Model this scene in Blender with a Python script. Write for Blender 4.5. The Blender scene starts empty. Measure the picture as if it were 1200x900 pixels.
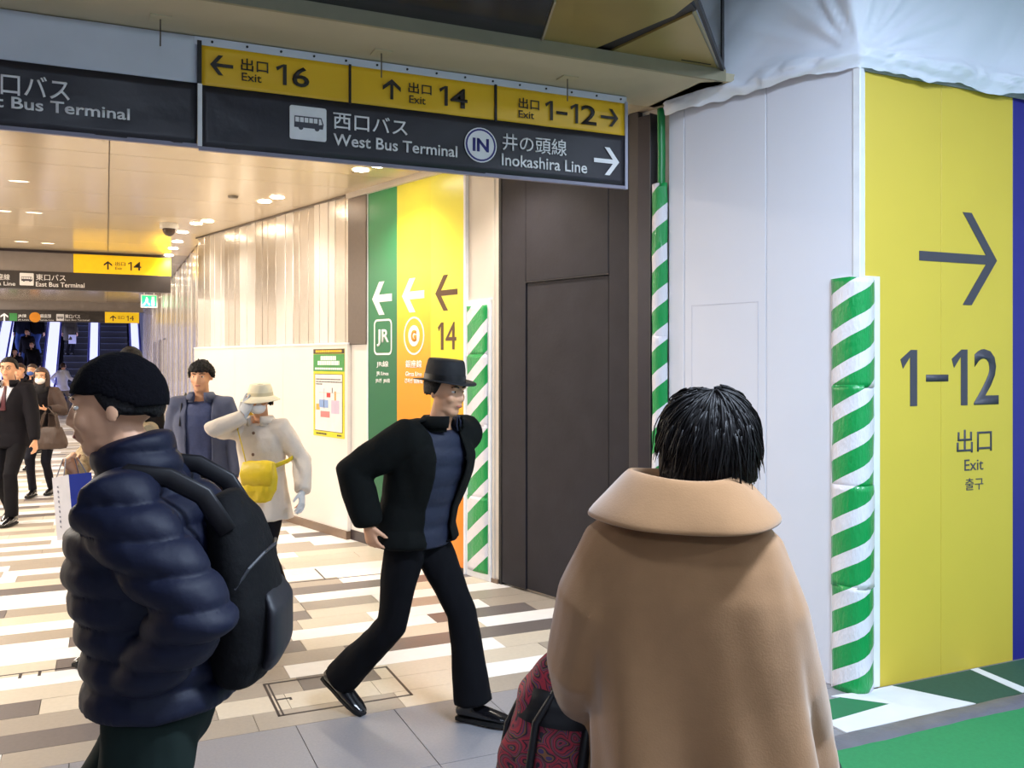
import bpy, bmesh, math, random
from mathutils import Vector, Matrix, noise
PI = math.pi
SC = bpy.context.scene
COL = SC.collection

# ---------------------------------------------------------------- camera, world, lights
FPX = 1050.0
TH = math.atan(475 / FPX)          # camera looks this far to the right of the passage direction (+Y)
CH = 1.65
cam_d = bpy.data.cameras.new('camera')
cam = bpy.data.objects.new('camera', cam_d)
COL.objects.link(cam)
cam.location = (0, 0, CH)
cam.rotation_euler = (PI / 2, 0, -TH)
cam_d.sensor_fit = 'HORIZONTAL'
cam_d.sensor_width = 36
cam_d.lens = FPX / 1200 * 36
cam_d.shift_y = -27 / 1200
cam_d.clip_end = 200
SC.camera = cam

w = bpy.data.worlds.new('world')
SC.world = w
w.use_nodes = True
w.node_tree.nodes['Background'].inputs[0].default_value = (0.75, 0.85, 1.0, 1)
w.node_tree.nodes['Background'].inputs[1].default_value = 0.05
SC.view_settings.view_transform = 'Standard'
SC.view_settings.look = 'None'
SC.view_settings.exposure = 0.0
SC.view_settings.gamma = 1.0
SC.view_settings.use_curve_mapping = False

WARM = (1.0, 0.91, 0.80)
COOL = (0.68, 0.81, 1.0)


def area(name, loc, size, power, color, rot=(0, 0, 0)):
    l = bpy.data.lights.new(name, 'AREA')
    l.shape = 'RECTANGLE'
    l.size, l.size_y = size
    l.energy = power
    l.color = color
    o = bpy.data.objects.new(name, l)
    o.location = loc
    o.rotation_euler = rot
    COL.objects.link(o)
    return o


# unseen lamps of the hall the camera stands in, without housings
HALL_LAMPS = [(2.0, 0.9, 3.9, 260), (4.8, 0.6, 3.9, 85), (3.6, -2.2, 3.9, 90), (-1.5, -1.5, 3.2, 45)]
for (x, y, z, p) in HALL_LAMPS:
    area('hall_lamp_light', (x, y, z - 0.02), (1.2, 0.3), p, COOL)
pl = bpy.data.lights.new('hall_fill_light', 'POINT')  # added unseen point light that brightens the big overhead sign
pl.energy, pl.color, pl.shadow_soft_size = 42, COOL, .15
plo = bpy.data.objects.new('hall_fill_light', pl)
plo.location = (0.1, 0.9, 3.02)
COL.objects.link(plo)
# unseen area lights added left of the view to brighten the passage
PASS_FILLS = [(-2.0, 6.3), (-3.0, 9.0), (-3.2, 12.0), (-3.2, 16), (-3.4, 20), (-3.8, 25)]
for (x, y) in PASS_FILLS:
    area('passage_fill_light', (x, y, 3.18), (0.9, 0.9), 170, WARM)


# ---------------------------------------------------------------- helpers
def s2l(c):
    return c / 12.92 if c <= 0.04045 else ((c + 0.055) / 1.055) ** 2.4


def rgb(h):
    h = h.lstrip('#')
    return tuple(s2l(int(h[i:i + 2], 16) / 255) for i in (0, 2, 4)) + (1,)


_m = {}


def mat(name, col, rough=0.6, metal=0.0, var=0.06, scale=12.0, bump=0.0, bscale=None, emit=0.0, stretch=None, spec=0.5, sheen=0.0, coat=0.0):
    if name in _m:
        return _m[name]
    m = bpy.data.materials.new(name)
    m.use_nodes = True
    nt = m.node_tree
    b = nt.nodes['Principled BSDF']
    c = rgb(col)
    b.inputs['Roughness'].default_value = rough
    b.inputs['Metallic'].default_value = metal
    b.inputs['Specular IOR Level'].default_value = spec
    if sheen:
        b.inputs['Sheen Weight'].default_value = sheen
        b.inputs['Sheen Roughness'].default_value = 0.5
    if coat:
        b.inputs['Coat Weight'].default_value = coat
        b.inputs['Coat Roughness'].default_value = 0.1
    tc = nt.nodes.new('ShaderNodeTexCoord')
    mp = nt.nodes.new('ShaderNodeMapping')
    nt.links.new(tc.outputs['Object'], mp.inputs[0])
    if stretch:
        mp.inputs['Scale'].default_value = stretch
    n = nt.nodes.new('ShaderNodeTexNoise')
    n.inputs['Scale'].default_value = scale
    n.inputs['Detail'].default_value = 5
    nt.links.new(mp.outputs[0], n.inputs['Vector'])
    mx = nt.nodes.new('ShaderNodeMix')
    mx.data_type = 'RGBA'
    mx.inputs[6].default_value = tuple(max(0, v * (1 - var * 2)) for v in c[:3]) + (1,)
    mx.inputs[7].default_value = tuple(min(1, v * (1 + var * 2)) for v in c[:3]) + (1,)
    nt.links.new(n.outputs['Fac'], mx.inputs[0])
    nt.links.new(mx.outputs[2], b.inputs['Base Color'])
    if bump:
        n2 = nt.nodes.new('ShaderNodeTexNoise')
        n2.inputs['Scale'].default_value = bscale or scale * 4
        n2.inputs['Detail'].default_value = 4
        nt.links.new(mp.outputs[0], n2.inputs['Vector'])
        bp = nt.nodes.new('ShaderNodeBump')
        bp.inputs['Strength'].default_value = bump
        bp.inputs['Distance'].default_value = 0.02
        nt.links.new(n2.outputs['Fac'], bp.inputs['Height'])
        nt.links.new(bp.outputs[0], b.inputs['Normal'])
    if emit:
        b.inputs['Emission Color'].default_value = c
        b.inputs['Emission Strength'].default_value = emit
    _m[name] = m
    return m


def ramp_mat(name, stops, axis, rough=0.4):
    """printed colour gradient along an object axis (a print, not light)"""
    m = bpy.data.materials.new(name)
    m.use_nodes = True
    nt = m.node_tree
    b = nt.nodes['Principled BSDF']
    b.inputs['Roughness'].default_value = rough
    tc = nt.nodes.new('ShaderNodeTexCoord')
    sp = nt.nodes.new('ShaderNodeSeparateXYZ')
    nt.links.new(tc.outputs['Object'], sp.inputs[0])
    mr = nt.nodes.new('ShaderNodeMapRange')
    mr.inputs[1].default_value = stops[0][0]
    mr.inputs[2].default_value = stops[-1][0]
    nt.links.new(sp.outputs[axis], mr.inputs[0])
    cr = nt.nodes.new('ShaderNodeValToRGB')
    nt.links.new(mr.outputs[0], cr.inputs[0])
    a, z = stops[0][0], stops[-1][0]
    el = cr.color_ramp.elements
    el[0].position = 0
    el[0].color = rgb(stops[0][1])
    el[1].position = 1
    el[1].color = rgb(stops[-1][1])
    for s in stops[1:-1]:
        e = el.new((s[0] - a) / (z - a))
        e.color = rgb(s[1])
    nt.links.new(cr.outputs[0], b.inputs['Base Color'])
    return m


def stripe_mat(name, period=0.19, slope=0.55, rough=0.3, c1='#0f9a4c', c2='#e9e6ee', duty=0.42):
    """diagonal safety stripes printed on vinyl"""
    m = bpy.data.materials.new(name)
    m.use_nodes = True
    nt = m.node_tree
    b = nt.nodes['Principled BSDF']
    b.inputs['Roughness'].default_value = rough
    b.inputs['Coat Weight'].default_value = 0.3
    uv = nt.nodes.new('ShaderNodeUVMap')
    sp = nt.nodes.new('ShaderNodeSeparateXYZ')
    nt.links.new(uv.outputs[0], sp.inputs[0])
    ma = nt.nodes.new('ShaderNodeMath')
    ma.operation = 'MULTIPLY_ADD'
    ma.inputs[1].default_value = -slope
    nt.links.new(sp.outputs[0], ma.inputs[0])
    nt.links.new(sp.outputs[1], ma.inputs[2])
    dv = nt.nodes.new('ShaderNodeMath')
    dv.operation = 'DIVIDE'
    dv.inputs[1].default_value = period
    nt.links.new(ma.outputs[0], dv.inputs[0])
    fr = nt.nodes.new('ShaderNodeMath')
    fr.operation = 'FRACT'
    nt.links.new(dv.outputs[0], fr.inputs[0])
    lt = nt.nodes.new('ShaderNodeMath')
    lt.operation = 'LESS_THAN'
    lt.inputs[1].default_value = duty
    nt.links.new(fr.outputs[0], lt.inputs[0])
    mx = nt.nodes.new('ShaderNodeMix')
    mx.data_type = 'RGBA'
    mx.inputs[6].default_value = rgb(c1)
    mx.inputs[7].default_value = rgb(c2)
    nt.links.new(lt.outputs[0], mx.inputs[0])
    nt.links.new(mx.outputs[2], b.inputs['Base Color'])
    n2 = nt.nodes.new('ShaderNodeTexNoise')
    n2.inputs['Scale'].default_value = 14
    bp = nt.nodes.new('ShaderNodeBump')
    bp.inputs['Strength'].default_value = 0.35
    bp.inputs['Distance'].default_value = 0.02
    nt.links.new(n2.outputs['Fac'], bp.inputs['Height'])
    nt.links.new(bp.outputs[0], b.inputs['Normal'])
    return m


def link(name, me, parent=None, loc=None, rz=None):
    o = bpy.data.objects.new(name, me)
    COL.objects.link(o)
    if parent is not None:
        o.parent = parent
    if loc is not None:
        o.location = loc
    if rz is not None:
        o.rotation_euler = (0, 0, rz)
    return o


def tag(o, label=None, cat=None, group=None, kind=None):
    if label: o['label'] = label
    if cat: o['category'] = cat
    if group: o['group'] = group
    if kind: o['kind'] = kind
    return o


def thing(name, label, cat, loc=(0, 0, 0), rz=0, group=None):
    return tag(link(name, None, None, loc, rz), label, cat, group)


def bm_mesh(name, bm, m, smooth=False):
    me = bpy.data.meshes.new(name)
    bmesh.ops.recalc_face_normals(bm, faces=bm.faces)
    bm.to_mesh(me)
    bm.free()
    if isinstance(m, (list, tuple)):
        for q in m: me.materials.append(q)
    elif m: me.materials.append(m)
    if smooth:
        for p in me.polygons: p.use_smooth = True
    return me


def obj(name, bm, m, parent=None, smooth=False, loc=None, rz=None):
    return link(name, bm_mesh(name, bm, m, smooth), parent, loc, rz)


def bx(bm, x0, x1, y0, y1, z0, z1, bev=0.0, mi=0):
    v = [bm.verts.new((x, y, z)) for z in (z0, z1) for y in (y0, y1) for x in (x0, x1)]
    fs = []
    for q in ((0, 1, 3, 2), (4, 6, 7, 5), (0, 4, 5, 1), (2, 3, 7, 6), (0, 2, 6, 4), (1, 5, 7, 3)):
        f = bm.faces.new([v[i] for i in q])
        f.material_index = mi
        fs.append(f)
    if bev:
        es = list({e for f in fs for e in f.edges})
        bmesh.ops.bevel(bm, geom=es, offset=bev, segments=1, affect='EDGES')
    return bm


def box(name, x0, x1, y0, y1, z0, z1, m, parent=None, bev=0.0):
    return obj(name, bx(bmesh.new(), x0, x1, y0, y1, z0, z1, bev), m, parent)


def prism(bm, pts, y0, y1):
    """polygon in x,z pushed from y0 to y1"""
    a = [bm.verts.new((p[0], y0, p[1])) for p in pts]
    b = [bm.verts.new((p[0], y1, p[1])) for p in pts]
    bm.faces.new(a)
    bm.faces.new(b[::-1])
    for i in range(len(pts)):
        j = (i + 1) % len(pts)
        bm.faces.new((a[i], a[j], b[j], b[i]))
    return bm


def slab(bm, pts, z0, z1):
    a = [bm.verts.new((p[0], p[1], z0)) for p in pts]
    b = [bm.verts.new((p[0], p[1], z1)) for p in pts]
    bm.faces.new(a[::-1])
    bm.faces.new(b)
    for i in range(len(pts)):
        j = (i + 1) % len(pts)
        bm.faces.new((a[i], a[j], b[j], b[i]))
    return bm


def ell_pts(cx, cz, rx, rz, n=28):
    return [(cx + rx * math.cos(2 * PI * i / n), cz + rz * math.sin(2 * PI * i / n)) for i in range(n)]


def rrect(x0, x1, z0, z1, r, n=4):
    out = []
    for (cx, cz, a0) in ((x1 - r, z1 - r, 0), (x0 + r, z1 - r, 90), (x0 + r, z0 + r, 180), (x1 - r, z0 + r, 270)):
        for i in range(n + 1):
            a = math.radians(a0 + 90 * i / n)
            out.append((cx + r * math.cos(a), cz + r * math.sin(a)))
    return out


def ring(bm, outer, inner, y0, y1):
    n = len(outer)
    o0 = [bm.verts.new((p[0], y0, p[1])) for p in outer]
    i0 = [bm.verts.new((p[0], y0, p[1])) for p in inner]
    o1 = [bm.verts.new((p[0], y1, p[1])) for p in outer]
    i1 = [bm.verts.new((p[0], y1, p[1])) for p in inner]
    for k in range(n):
        j = (k + 1) % n
        bm.faces.new((o0[k], o0[j], i0[j], i0[k]))
        bm.faces.new((o1[k], i1[k], i1[j], o1[j]))
        bm.faces.new((o0[k], o1[k], o1[j], o0[j]))
        bm.faces.new((i0[k], i0[j], i1[j], i1[k]))
    return bm


def tube(bm, pts, radii, n=10, ref=Vector((0, 0, 1)), flat=1.0, cap=0.55):
    """loft along a path; radii single or (across, deep); rounded ends"""
    P = [Vector(p) for p in pts]
    R = [(r, r * flat) if not isinstance(r, (tuple, list)) else r for r in radii]
    T = []
    for i in range(len(P)):
        t = (P[min(i + 1, len(P) - 1)] - P[max(i - 1, 0)])
        T.append(t.normalized() if t.length > 1e-9 else Vector((0, 0, 1)))
    if cap:
        a, b = P[0] - T[0] * min(R[0]) * cap, P[-1] + T[-1] * min(R[-1]) * cap
        P = [a] + P + [b]
        R = [(R[0][0] * .62, R[0][1] * .62)] + R + [(R[-1][0] * .62, R[-1][1] * .62)]
        T = [T[0]] + T + [T[-1]]
    rings = []
    pu = None
    for p, r, t in zip(P, R, T):
        u = ref.cross(t) if pu is None else pu - t * pu.dot(t)
        if u.length < 1e-2: u = Vector((1, 0, 0)).cross(t)
        if u.length < 1e-2: u = Vector((0, 1, 0)).cross(t)
        u.normalize()
        pu = u
        v = t.cross(u)
        rings.append([bm.verts.new(p + u * r[0] * math.cos(2 * PI * k / n) + v * r[1] * math.sin(2 * PI * k / n)) for k in range(n)])
    for a, b in zip(rings, rings[1:]):
        for k in range(n):
            j = (k + 1) % n
            bm.faces.new((a[k], a[j], b[j], b[k]))
    bm.faces.new(rings[0][::-1])
    bm.faces.new(rings[-1])
    return bm


def ell(bm, c, r, M=None, seg=16, ringn=10):
    """ellipsoid, radii r along the axes of matrix M (3x3)"""
    M = M or Matrix.Identity(3)
    res = bmesh.ops.create_uvsphere(bm, u_segments=seg, v_segments=ringn, radius=1)
    c = Vector(c)
    for v in res['verts']:
        v.co = c + M @ Vector((v.co.x * r[0], v.co.y * r[1], v.co.z * r[2]))
    return bm


def text(parent, s, x0, z0, x1, z1, y, m, bold=0.0, name='lettering', depth=0.002):
    """flat lettering fitted to the box x0..x1, z0..z1 on the plane y of the parent, facing -y"""
    cu = bpy.data.curves.new('lettering', 'FONT')
    cu.body = s
    cu.size = 1
    cu.offset = bold
    cu.resolution_u = 3
    cu.align_x = 'LEFT'
    t = bpy.data.objects.new('lettering_source', cu)
    COL.objects.link(t)
    me = bpy.data.meshes.new_from_object(t.evaluated_get(bpy.context.evaluated_depsgraph_get()))
    bpy.data.objects.remove(t)
    bm = bmesh.new()
    bm.from_mesh(me)
    bpy.data.meshes.remove(me)
    r = bmesh.ops.extrude_face_region(bm, geom=bm.faces[:])
    for g in r['geom']:
        if isinstance(g, bmesh.types.BMVert): g.co.z += 1
    xs = [v.co.x for v in bm.verts]
    ys = [v.co.y for v in bm.verts]
    ax, bx_, ay, by = min(xs), max(xs), min(ys), max(ys)
    for v in bm.verts:
        f = (v.co.x - ax) / (bx_ - ax)
        g = (v.co.y - ay) / (by - ay)
        v.co = Vector((x0 + f * (x1 - x0), y - (depth if v.co.z > .5 else 0), z0 + g * (z1 - z0)))
    return obj(name, bm, m, parent)


def arrow(parent, x0, x1, z0, z1, th, y, m, d='R', name='arrow'):
    """shaft and chevron with cut tips"""
    cx, cz, w_, h_ = (x0 + x1) / 2, (z0 + z1) / 2, (x1 - x0) / 2, (z1 - z0) / 2
    L, Hh = (w_, h_) if d in 'LR' else (h_, w_)
    t2 = th * 1.35
    hx = min(L * 1.0, Hh * 0.8)
    polys = [[(-L, -th / 2), (L - t2 * .75, -th / 2), (L - t2 * .75, th / 2), (-L, th / 2)],
             [(L, 0), (L - hx, Hh), (L - hx - t2, Hh), (L - t2, 0)],
             [(L, 0), (L - t2, 0), (L - hx - t2, -Hh), (L - hx, -Hh)]]
    bm = bmesh.new()
    for i, p in enumerate(polys):
        q = []
        for (a, b) in p:
            if d == 'R': q.append((cx + a, cz + b))
            elif d == 'L': q.append((cx - a, cz + b))
            else: q.append((cx + b, cz + a))
        prism(bm, q, y - .002 - i * .0002, y)
    return obj(name, bm, m, parent)


def figure_one(parent, x0, x1, z0, z1, y, m, th):
    w_, h_ = x1 - x0, z1 - z0
    pts = [(x1, z0), (x1, z1), (x1 - th * .9, z1), (x0, z1 - h_ * .17), (x0 + th * .35, z1 - h_ * .17 - th * .95), (x1 - th, z1 - h_ * .125), (x1 - th, z0)]
    return obj('lettering', prism(bmesh.new(), pts, y - .002, y), m, parent)


# plane frames: a pixel of the photograph read as a place on a surface that has its own position
def ray(u):
    t = (u - 600) / FPX
    return math.sin(TH) + t * math.cos(TH), math.cos(TH) - t * math.sin(TH)


def onY(u, v, Y):
    dx, dy = ray(u)
    d = Y / dy
    return dx * d, CH - d * (v - 423) / FPX


CX, CY, KK = 3.40, 3.36, 0.275
KN = math.hypot(1, KK)
WROT = math.atan2(-1 / KN, KK / KN)


def onW(u, v, off=0.0):
    dx, dy = ray(u)
    d = (CX + KK * CY - off * KN) / (dx + KK * dy)
    X, Y = dx * d, dy * d
    return ((X - CX) * KK - (Y - CY)) / KN, CH - d * (v - 423) / FPX


def wroot(name):
    return link(name, None, None, (CX, CY, 0), WROT)


# ---------------------------------------------------------------- materials
M_white = mat('hoarding_white', '#dfe0ea', 0.45, var=0.015, scale=3)
M_cream = mat('hoarding_cream', '#d8cfc4', 0.4, var=0.02, scale=3)
M_lower = mat('hoarding_lower', '#e6e0da', 0.28, var=0.015, scale=3)
M_metal = mat('brushed_strip', '#cfc6ba', 0.24, metal=0.75, var=0.03, scale=6, stretch=(30, 30, 0.6), bump=0.05, bscale=12)
M_metal2 = mat('brushed_strip_pale', '#e8e2da', 0.2, metal=0.6, var=0.02, scale=6, stretch=(30, 30, 0.6), bump=0.05, bscale=12)
M_steel = mat('stainless_dark', '#6e655e', 0.35, metal=0.8, var=0.05, scale=30, bump=0.05)
M_shutter = mat('shutter_dark', '#2f2d32', 0.55, metal=0.0, spec=.2, var=0.16, scale=5, bump=0.06, bscale=40)
M_post = mat('post_dark', '#262430', 0.4, metal=0.3)
M_postg = mat('post_grey', '#3a3638', 0.45, metal=0.1)
M_black = mat('black_vinyl', '#25232b', 0.42, var=0.1, scale=4, bump=0.25, bscale=7)
M_blackflat = mat('black_frame', '#141318', 0.5)
M_yel = mat('yellow_vinyl', '#f0be20', 0.4, var=0.03, scale=3)
M_yelwall = mat('yellow_wall', '#dac044', 0.5, var=0.02, scale=3, bump=0.02, bscale=60)
M_navy = mat('navy_wall', '#2c2a86', 0.42, var=0.05, scale=3)
M_ink = mat('ink_dark', '#2a2522', 0.5)
M_inkg = mat('ink_grey', '#474650', 0.5)
M_inkb = mat('ink_brown', '#5b3d22', 0.5)
M_inkw = mat('ink_white', '#f1f1f4', 0.5)
M_blue = mat('ink_blue', '#2b2a7c', 0.5)
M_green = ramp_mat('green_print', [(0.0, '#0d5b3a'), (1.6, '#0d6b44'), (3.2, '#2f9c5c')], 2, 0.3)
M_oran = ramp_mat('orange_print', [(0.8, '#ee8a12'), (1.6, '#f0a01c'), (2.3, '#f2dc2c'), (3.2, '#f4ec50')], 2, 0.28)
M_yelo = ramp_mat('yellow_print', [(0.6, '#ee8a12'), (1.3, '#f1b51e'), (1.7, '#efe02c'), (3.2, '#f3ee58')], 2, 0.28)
M_fascia = mat('fascia_white', '#ccd2de', 0.6, var=0.05, scale=5)
M_soffit = mat('soffit_board', '#b8ad93', 0.8, var=0.05, scale=4)
M_dark = mat('glossy_dark_panel', '#20202b', 0.25, var=0.05, scale=3)
M_gold = mat('gold_panel', '#a8945a', 0.35, metal=0.55, var=0.06, scale=4)
M_sheet = mat('plastic_sheet', '#e3e8f4', 0.5, var=0.02, scale=2, coat=0.08)
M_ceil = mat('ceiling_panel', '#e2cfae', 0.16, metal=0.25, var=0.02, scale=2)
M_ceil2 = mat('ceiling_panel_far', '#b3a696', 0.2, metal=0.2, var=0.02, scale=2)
M_grout = mat('grout', '#6d625a', 0.8)
M_base = mat('skirting_brown', '#7a6452', 0.4)
M_based = mat('skirting_dark', '#33282a', 0.4)
M_mat = mat('green_mat', '#28844f', 0.75, var=0.1, scale=60, bump=0.2, bscale=300)
M_matd = mat('green_mat_dark', '#2b5140', 0.8, var=0.1, scale=60)
M_tape = mat('grey_tape', '#6a6870', 0.45, var=0.12, scale=9, bump=0.5, bscale=14)
M_wline = mat('white_tape', '#dfe0e4', 0.55, var=0.04, scale=9)
M_lamp = mat('lamp_glow', '#fff1dc', 0.5, emit=14)
M_lampc = mat('lamp_glow_cool', '#dfe9ff', 0.5, emit=6)
M_ringw = mat('lamp_rim', '#e8e4dc', 0.4)
M_trimw = mat('trim_white', '#eceef4', 0.4)
M_strip = stripe_mat('safety_stripe')
M_strip2 = stripe_mat('safety_stripe_small', period=0.24, slope=0.75)

TILE = {
    'W': mat('tile_white', '#f4f1ee', 0.28, var=0.03, scale=14),
    'C': mat('tile_cream', '#cfc4b2', 0.32, var=0.05, scale=40),
    'T': mat('tile_tan', '#a3988b', 0.34, var=0.06, scale=50),
    'B': mat('tile_brown', '#6c6462', 0.36, var=0.07, scale=50),
    'G': mat('tile_grey', '#8a888c', 0.42, var=0.08, scale=90),
}

# ---------------------------------------------------------------- floor
floor = link('floor', None)
tag(floor, kind='structure')
box('ground_slab', -7, 8, -4, 48, -0.3, -0.012, M_grout, floor)
rnd = random.Random(7)
tiles = []                      # x0, x1, y0, y1, colour
PITCH = 0.207
rows = {  # near rows read off the photograph: (x where the piece starts, colour)
    0: [(-3, 'T'), (-1.1, 'W'), (-.40, 'T'), (.28, 'T'), (.62, 'T'), (1.3, 'C'), (1.75, 'T')],
    1: [(-3, 'T'), (-1.3, 'B'), (.02, 'T'), (.47, 'C'), (.8, 'C'), (1.24, 'C'), (1.72, 'W'), (2.35, 'C')],
    2: [(-3, 'C'), (-1.2, 'T'), (.4, 'T'), (.9, 'B'), (1.3, 'C'), (1.75, 'C'), (2.3, 'T')],
    3: [(-3, 'T'), (-1.2, 'B'), (-.29, 'C'), (.5, 'T'), (.87, 'W'), (1.33, 'W'), (2.1, 'C')],
    4: [(-3, 'T'), (-1.0, 'C'), (.2, 'C'), (.7, 'T'), (1.25, 'B'), (2.7, 'T')],
    5: [(-3, 'T'), (-.9, 'W'), (.1, 'C'), (.7, 'B'), (1.04, 'C'), (1.6, 'C'), (2.15, 'W')],
    6: [(-3, 'W'), (-.9, 'C'), (-.25, 'B'), (.6, 'T'), (1.0, 'W'), (1.9, 'B'), (2.6, 'T')],
    7: [(-3, 'C'), (-.9, 'W'), (.5, 'T'), (1.1, 'C'), (1.55, 'W'), (2.35, 'T')],
    8: [(-3, 'W'), (-.7, 'W'), (-.2, 'B'), (.55, 'B'), (1.2, 'C'), (1.8, 'T')],
    9: [(-3, 'C'), (-.8, 'T'), (.4, 'C'), (1.2, 'T'), (1.7, 'W')],
    10: [(-3, 'W'), (-.95, 'W'), (.2, 'T'), (1.2, 'W'), (1.9, 'C')],
    11: [(-3, 'T'), (-.8, 'C'), (-.15, 'B'), (.6, 'C'), (1.2, 'B')],
    12: [(-3, 'B'), (-.6, 'T'), (.3, 'W'), (1.0, 'T'), (1.6, 'W')],
}
r = 0
y = 4.10
while y < 34:
    y1 = y + PITCH
    lo = -1.6 - y * 0.11
    hi = min(3.2, CX - KK * (y - CY) + 0.1) if y < 11.8 else 1.25
    segs = []
    if r in rows:
        L = rows[r]
        for i, (a, c) in enumerate(L):
            b = L[i + 1][0] if i + 1 < len(L) else hi
            if b - a > 1.9:
                segs.append((a, (a + b) / 2, c)); a = (a + b) / 2
            segs.append((a, b, c))
    else:
        a = -2.4 - y * 0.12 - rnd.random()
        while a < hi:
            ln = rnd.choice((0.6, 0.9, 1.2, 1.5))
            segs.append((a, min(a + ln, hi), rnd.choice('WWWCCCTTB')))
            a += ln
    for (a, b, c) in segs:
        if b > lo and a < hi and b - a > .02:
            tiles.append((a, min(b, hi), y, y1, c))
    y = y1
    r += 1
g = 0.003
near, farb = tiles[:270], tiles[270:]
_cache = {}


def tile_obj(a, b, y0, y1, c, gap=0.003):
    key = (round(b - a, 2), round(y1 - y0, 3), c)
    if key not in _cache:
        hw, hd = key[0] / 2 - gap / 2, key[1] / 2 - gap / 2
        _cache[key] = bm_mesh('floor_tile', bx(bmesh.new(), -hw, hw, -hd, hd, -0.02, 0), TILE[c])
    return link('floor_tile', _cache[key], floor, ((a + b) / 2, (y0 + y1) / 2, rnd.uniform(-.0006, .0)))


for t in near: tile_obj(*t)
bm = bmesh.new()
for (a, b, y0, y1, c) in farb:
    bx(bm, a + g / 2, b - g / 2, y0 + g / 2, y1 - g / 2, -0.02, 0, 0, 'WCTB'.index(c))
tag(obj('floor_tile', bm, [TILE[k] for k in 'WCTB'], floor), kind='stuff')
# side area beyond the pieces the camera sees
box('side_paving', -7, -4.9, 4, 34, -0.03, -0.002, TILE['T'], floor)
# grey slabs of the near floor
y = 4.10
rr = 0
while y > -1.0:
    y0 = y - 0.64
    x = 0.78 - 0.46 * 9 + (0.0 if rr % 2 == 0 else 0.0)
    while x < 5.4:
        if not (x > 2.75 and y < 4.0 and y0 < 2.2 and x > 2.9 and y < 2.9):
            tile_obj(x, x + 0.46, y0, y, 'G', 0.004)
        x += 0.46
    y = y0
    rr += 1
# access hatch let into the floor
bm = bmesh.new()
hx0, hx1, hy0, hy1 = 0.725, 1.38, 4.235, 4.69
for (a, b, c, d) in ((hx0, hx1, hy0, hy0 + .012), (hx0, hx1, hy1 - .012, hy1), (hx0, hx0 + .012, hy0, hy1), (hx0 + .022, hx0 + .03, hy0, hy1), (hx1 - .012, hx1, hy0, hy1)):
    bx(bm, a, b, c, d, -0.01, 0.0015)
bx(bm, hx0 + .03, hx0 + .10, 4.44, 4.452, -0.01, 0.0015)
bx(bm, hx0 + .088, hx0 + .10, 4.42, 4.452, -0.01, 0.0015)
hf = obj('hatch_frame', bm, M_based, floor)
bm = bmesh.new()
for (a, b, c, d) in ((-.75, .3, 5.375, 5.383), (-.42, -.405, 5.30, 5.383), (-.33, -.315, 5.30, 5.383), (.95, 2.1, 6.74, 6.752), (1.5, 1.512, 6.75, 7.12), (1.02, 1.03, 8.3, 9.2)):
    bx(bm, a, b, c, d, -0.01, 0.0015)
obj('expansion_joint', bm, M_based, floor)

# green mats and floor tape beside the yellow wall
bm = slab(bmesh.new(), [(2.25, -1.0), (7.0, -1.0), (7.0, 2.90), (2.25, 2.88)], 0.0005, 0.012)
mt = tag(obj('floor_mat', bm, M_mat), 'bright green floor mat in front of the yellow wall', 'mat')
bm = bmesh.new()
n = 60
vs = []
for i in range(n + 1):
    x = 2.3 + 4.6 * i / n
    row = []
    for j in range(7):
        yy = 2.85 + 0.15 * j / 6 + 0.008 * noise.noise(Vector((x * 6, j * .1, 0)))
        zz = 0.013 + (0.012 * math.sin(PI * j / 6) + 0.006 * noise.noise(Vector((x * 5, yy * 30, 3))) if 0 < j < 6 else -0.011)
        row.append(bm.verts.new((x, yy, max(zz, 0.001))))
    vs.append(row)
for a, b in zip(vs, vs[1:]):
    for j in range(6): bm.faces.new((a[j], b[j], b[j + 1], a[j + 1]))
tag(obj('edge_tape', bm, M_tape, smooth=True), 'wrinkled grey tape along the edge of the bright green mat', 'tape')
bm = slab(bmesh.new(), [(3.62, 3.34), (3.80, 3.0), (7.0, 3.0), (7.0, 3.34)], 0.0005, 0.006)
mt2 = tag(obj('floor_mat', bm, M_matd), 'dark green floor strip at the foot of the yellow wall', 'mat')
bm = slab(bmesh.new(), [(3.415, 3.17), (3.28, 3.33), (2.98, 3.33), (2.98, 3.135), (3.10, 3.125)], 0.0005, 0.006)
tag(obj('floor_mat', bm, mat('green_mat_mid', '#23744a', 0.75)), 'small green floor patch beside the striped corner guard', 'mat')
bm = bmesh.new()
slab(bm, [(3.44, 3.34), (3.62, 3.34), (3.80, 3.0), (3.55, 3.0), (3.45, 3.16)], 0.0005, 0.0072)
slab(bm, [(2.98, 3.125), (3.46, 3.17), (3.56, 3.0), (2.98, 3.0)], 0.0005, 0.0078)
slab(bm, [(3.30, 3.36), (3.24, 3.36), (3.42, 3.17), (3.47, 3.17), (3.45, 3.33)], 0.0005, 0.0066)
tag(obj('floor_tape', bm, M_wline), 'wide white floor tape running out from the striped corner guard', 'tape')
bm = slab(bmesh.new(), [(4.19, 3.34), (4.245, 3.34), (4.20, 3.0), (4.13, 3.0)], 0.0065, 0.0085)
tag(obj('floor_tape', bm, M_wline), 'thin white tape line across the dark green strip by the yellow wall', 'tape')

# ---------------------------------------------------------------- oblique right-hand wall
TOP = 3.2
wr = tag(wroot('wall_right'), kind='structure')
box('wall_core', -8.95, -0.04, 0.035, 0.25, 0, 3.2, M_cream, wr)


def panel(name, x0, x1, z0, z1, m, off=0.0, th=0.03, parent=None, bev=0.003):
    return box(name, x0 + .0015, x1 - .0015, -off, th, z0, z1, m, parent or wr, bev)


# white hoarding between corner and shutter
for a, b in ((-1.205, -1.085), (-1.085, -0.521), (-0.521, 0.0)):
    panel('wall_panel', a, b, 0.0, 3.165, M_white, 0.002)
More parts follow.
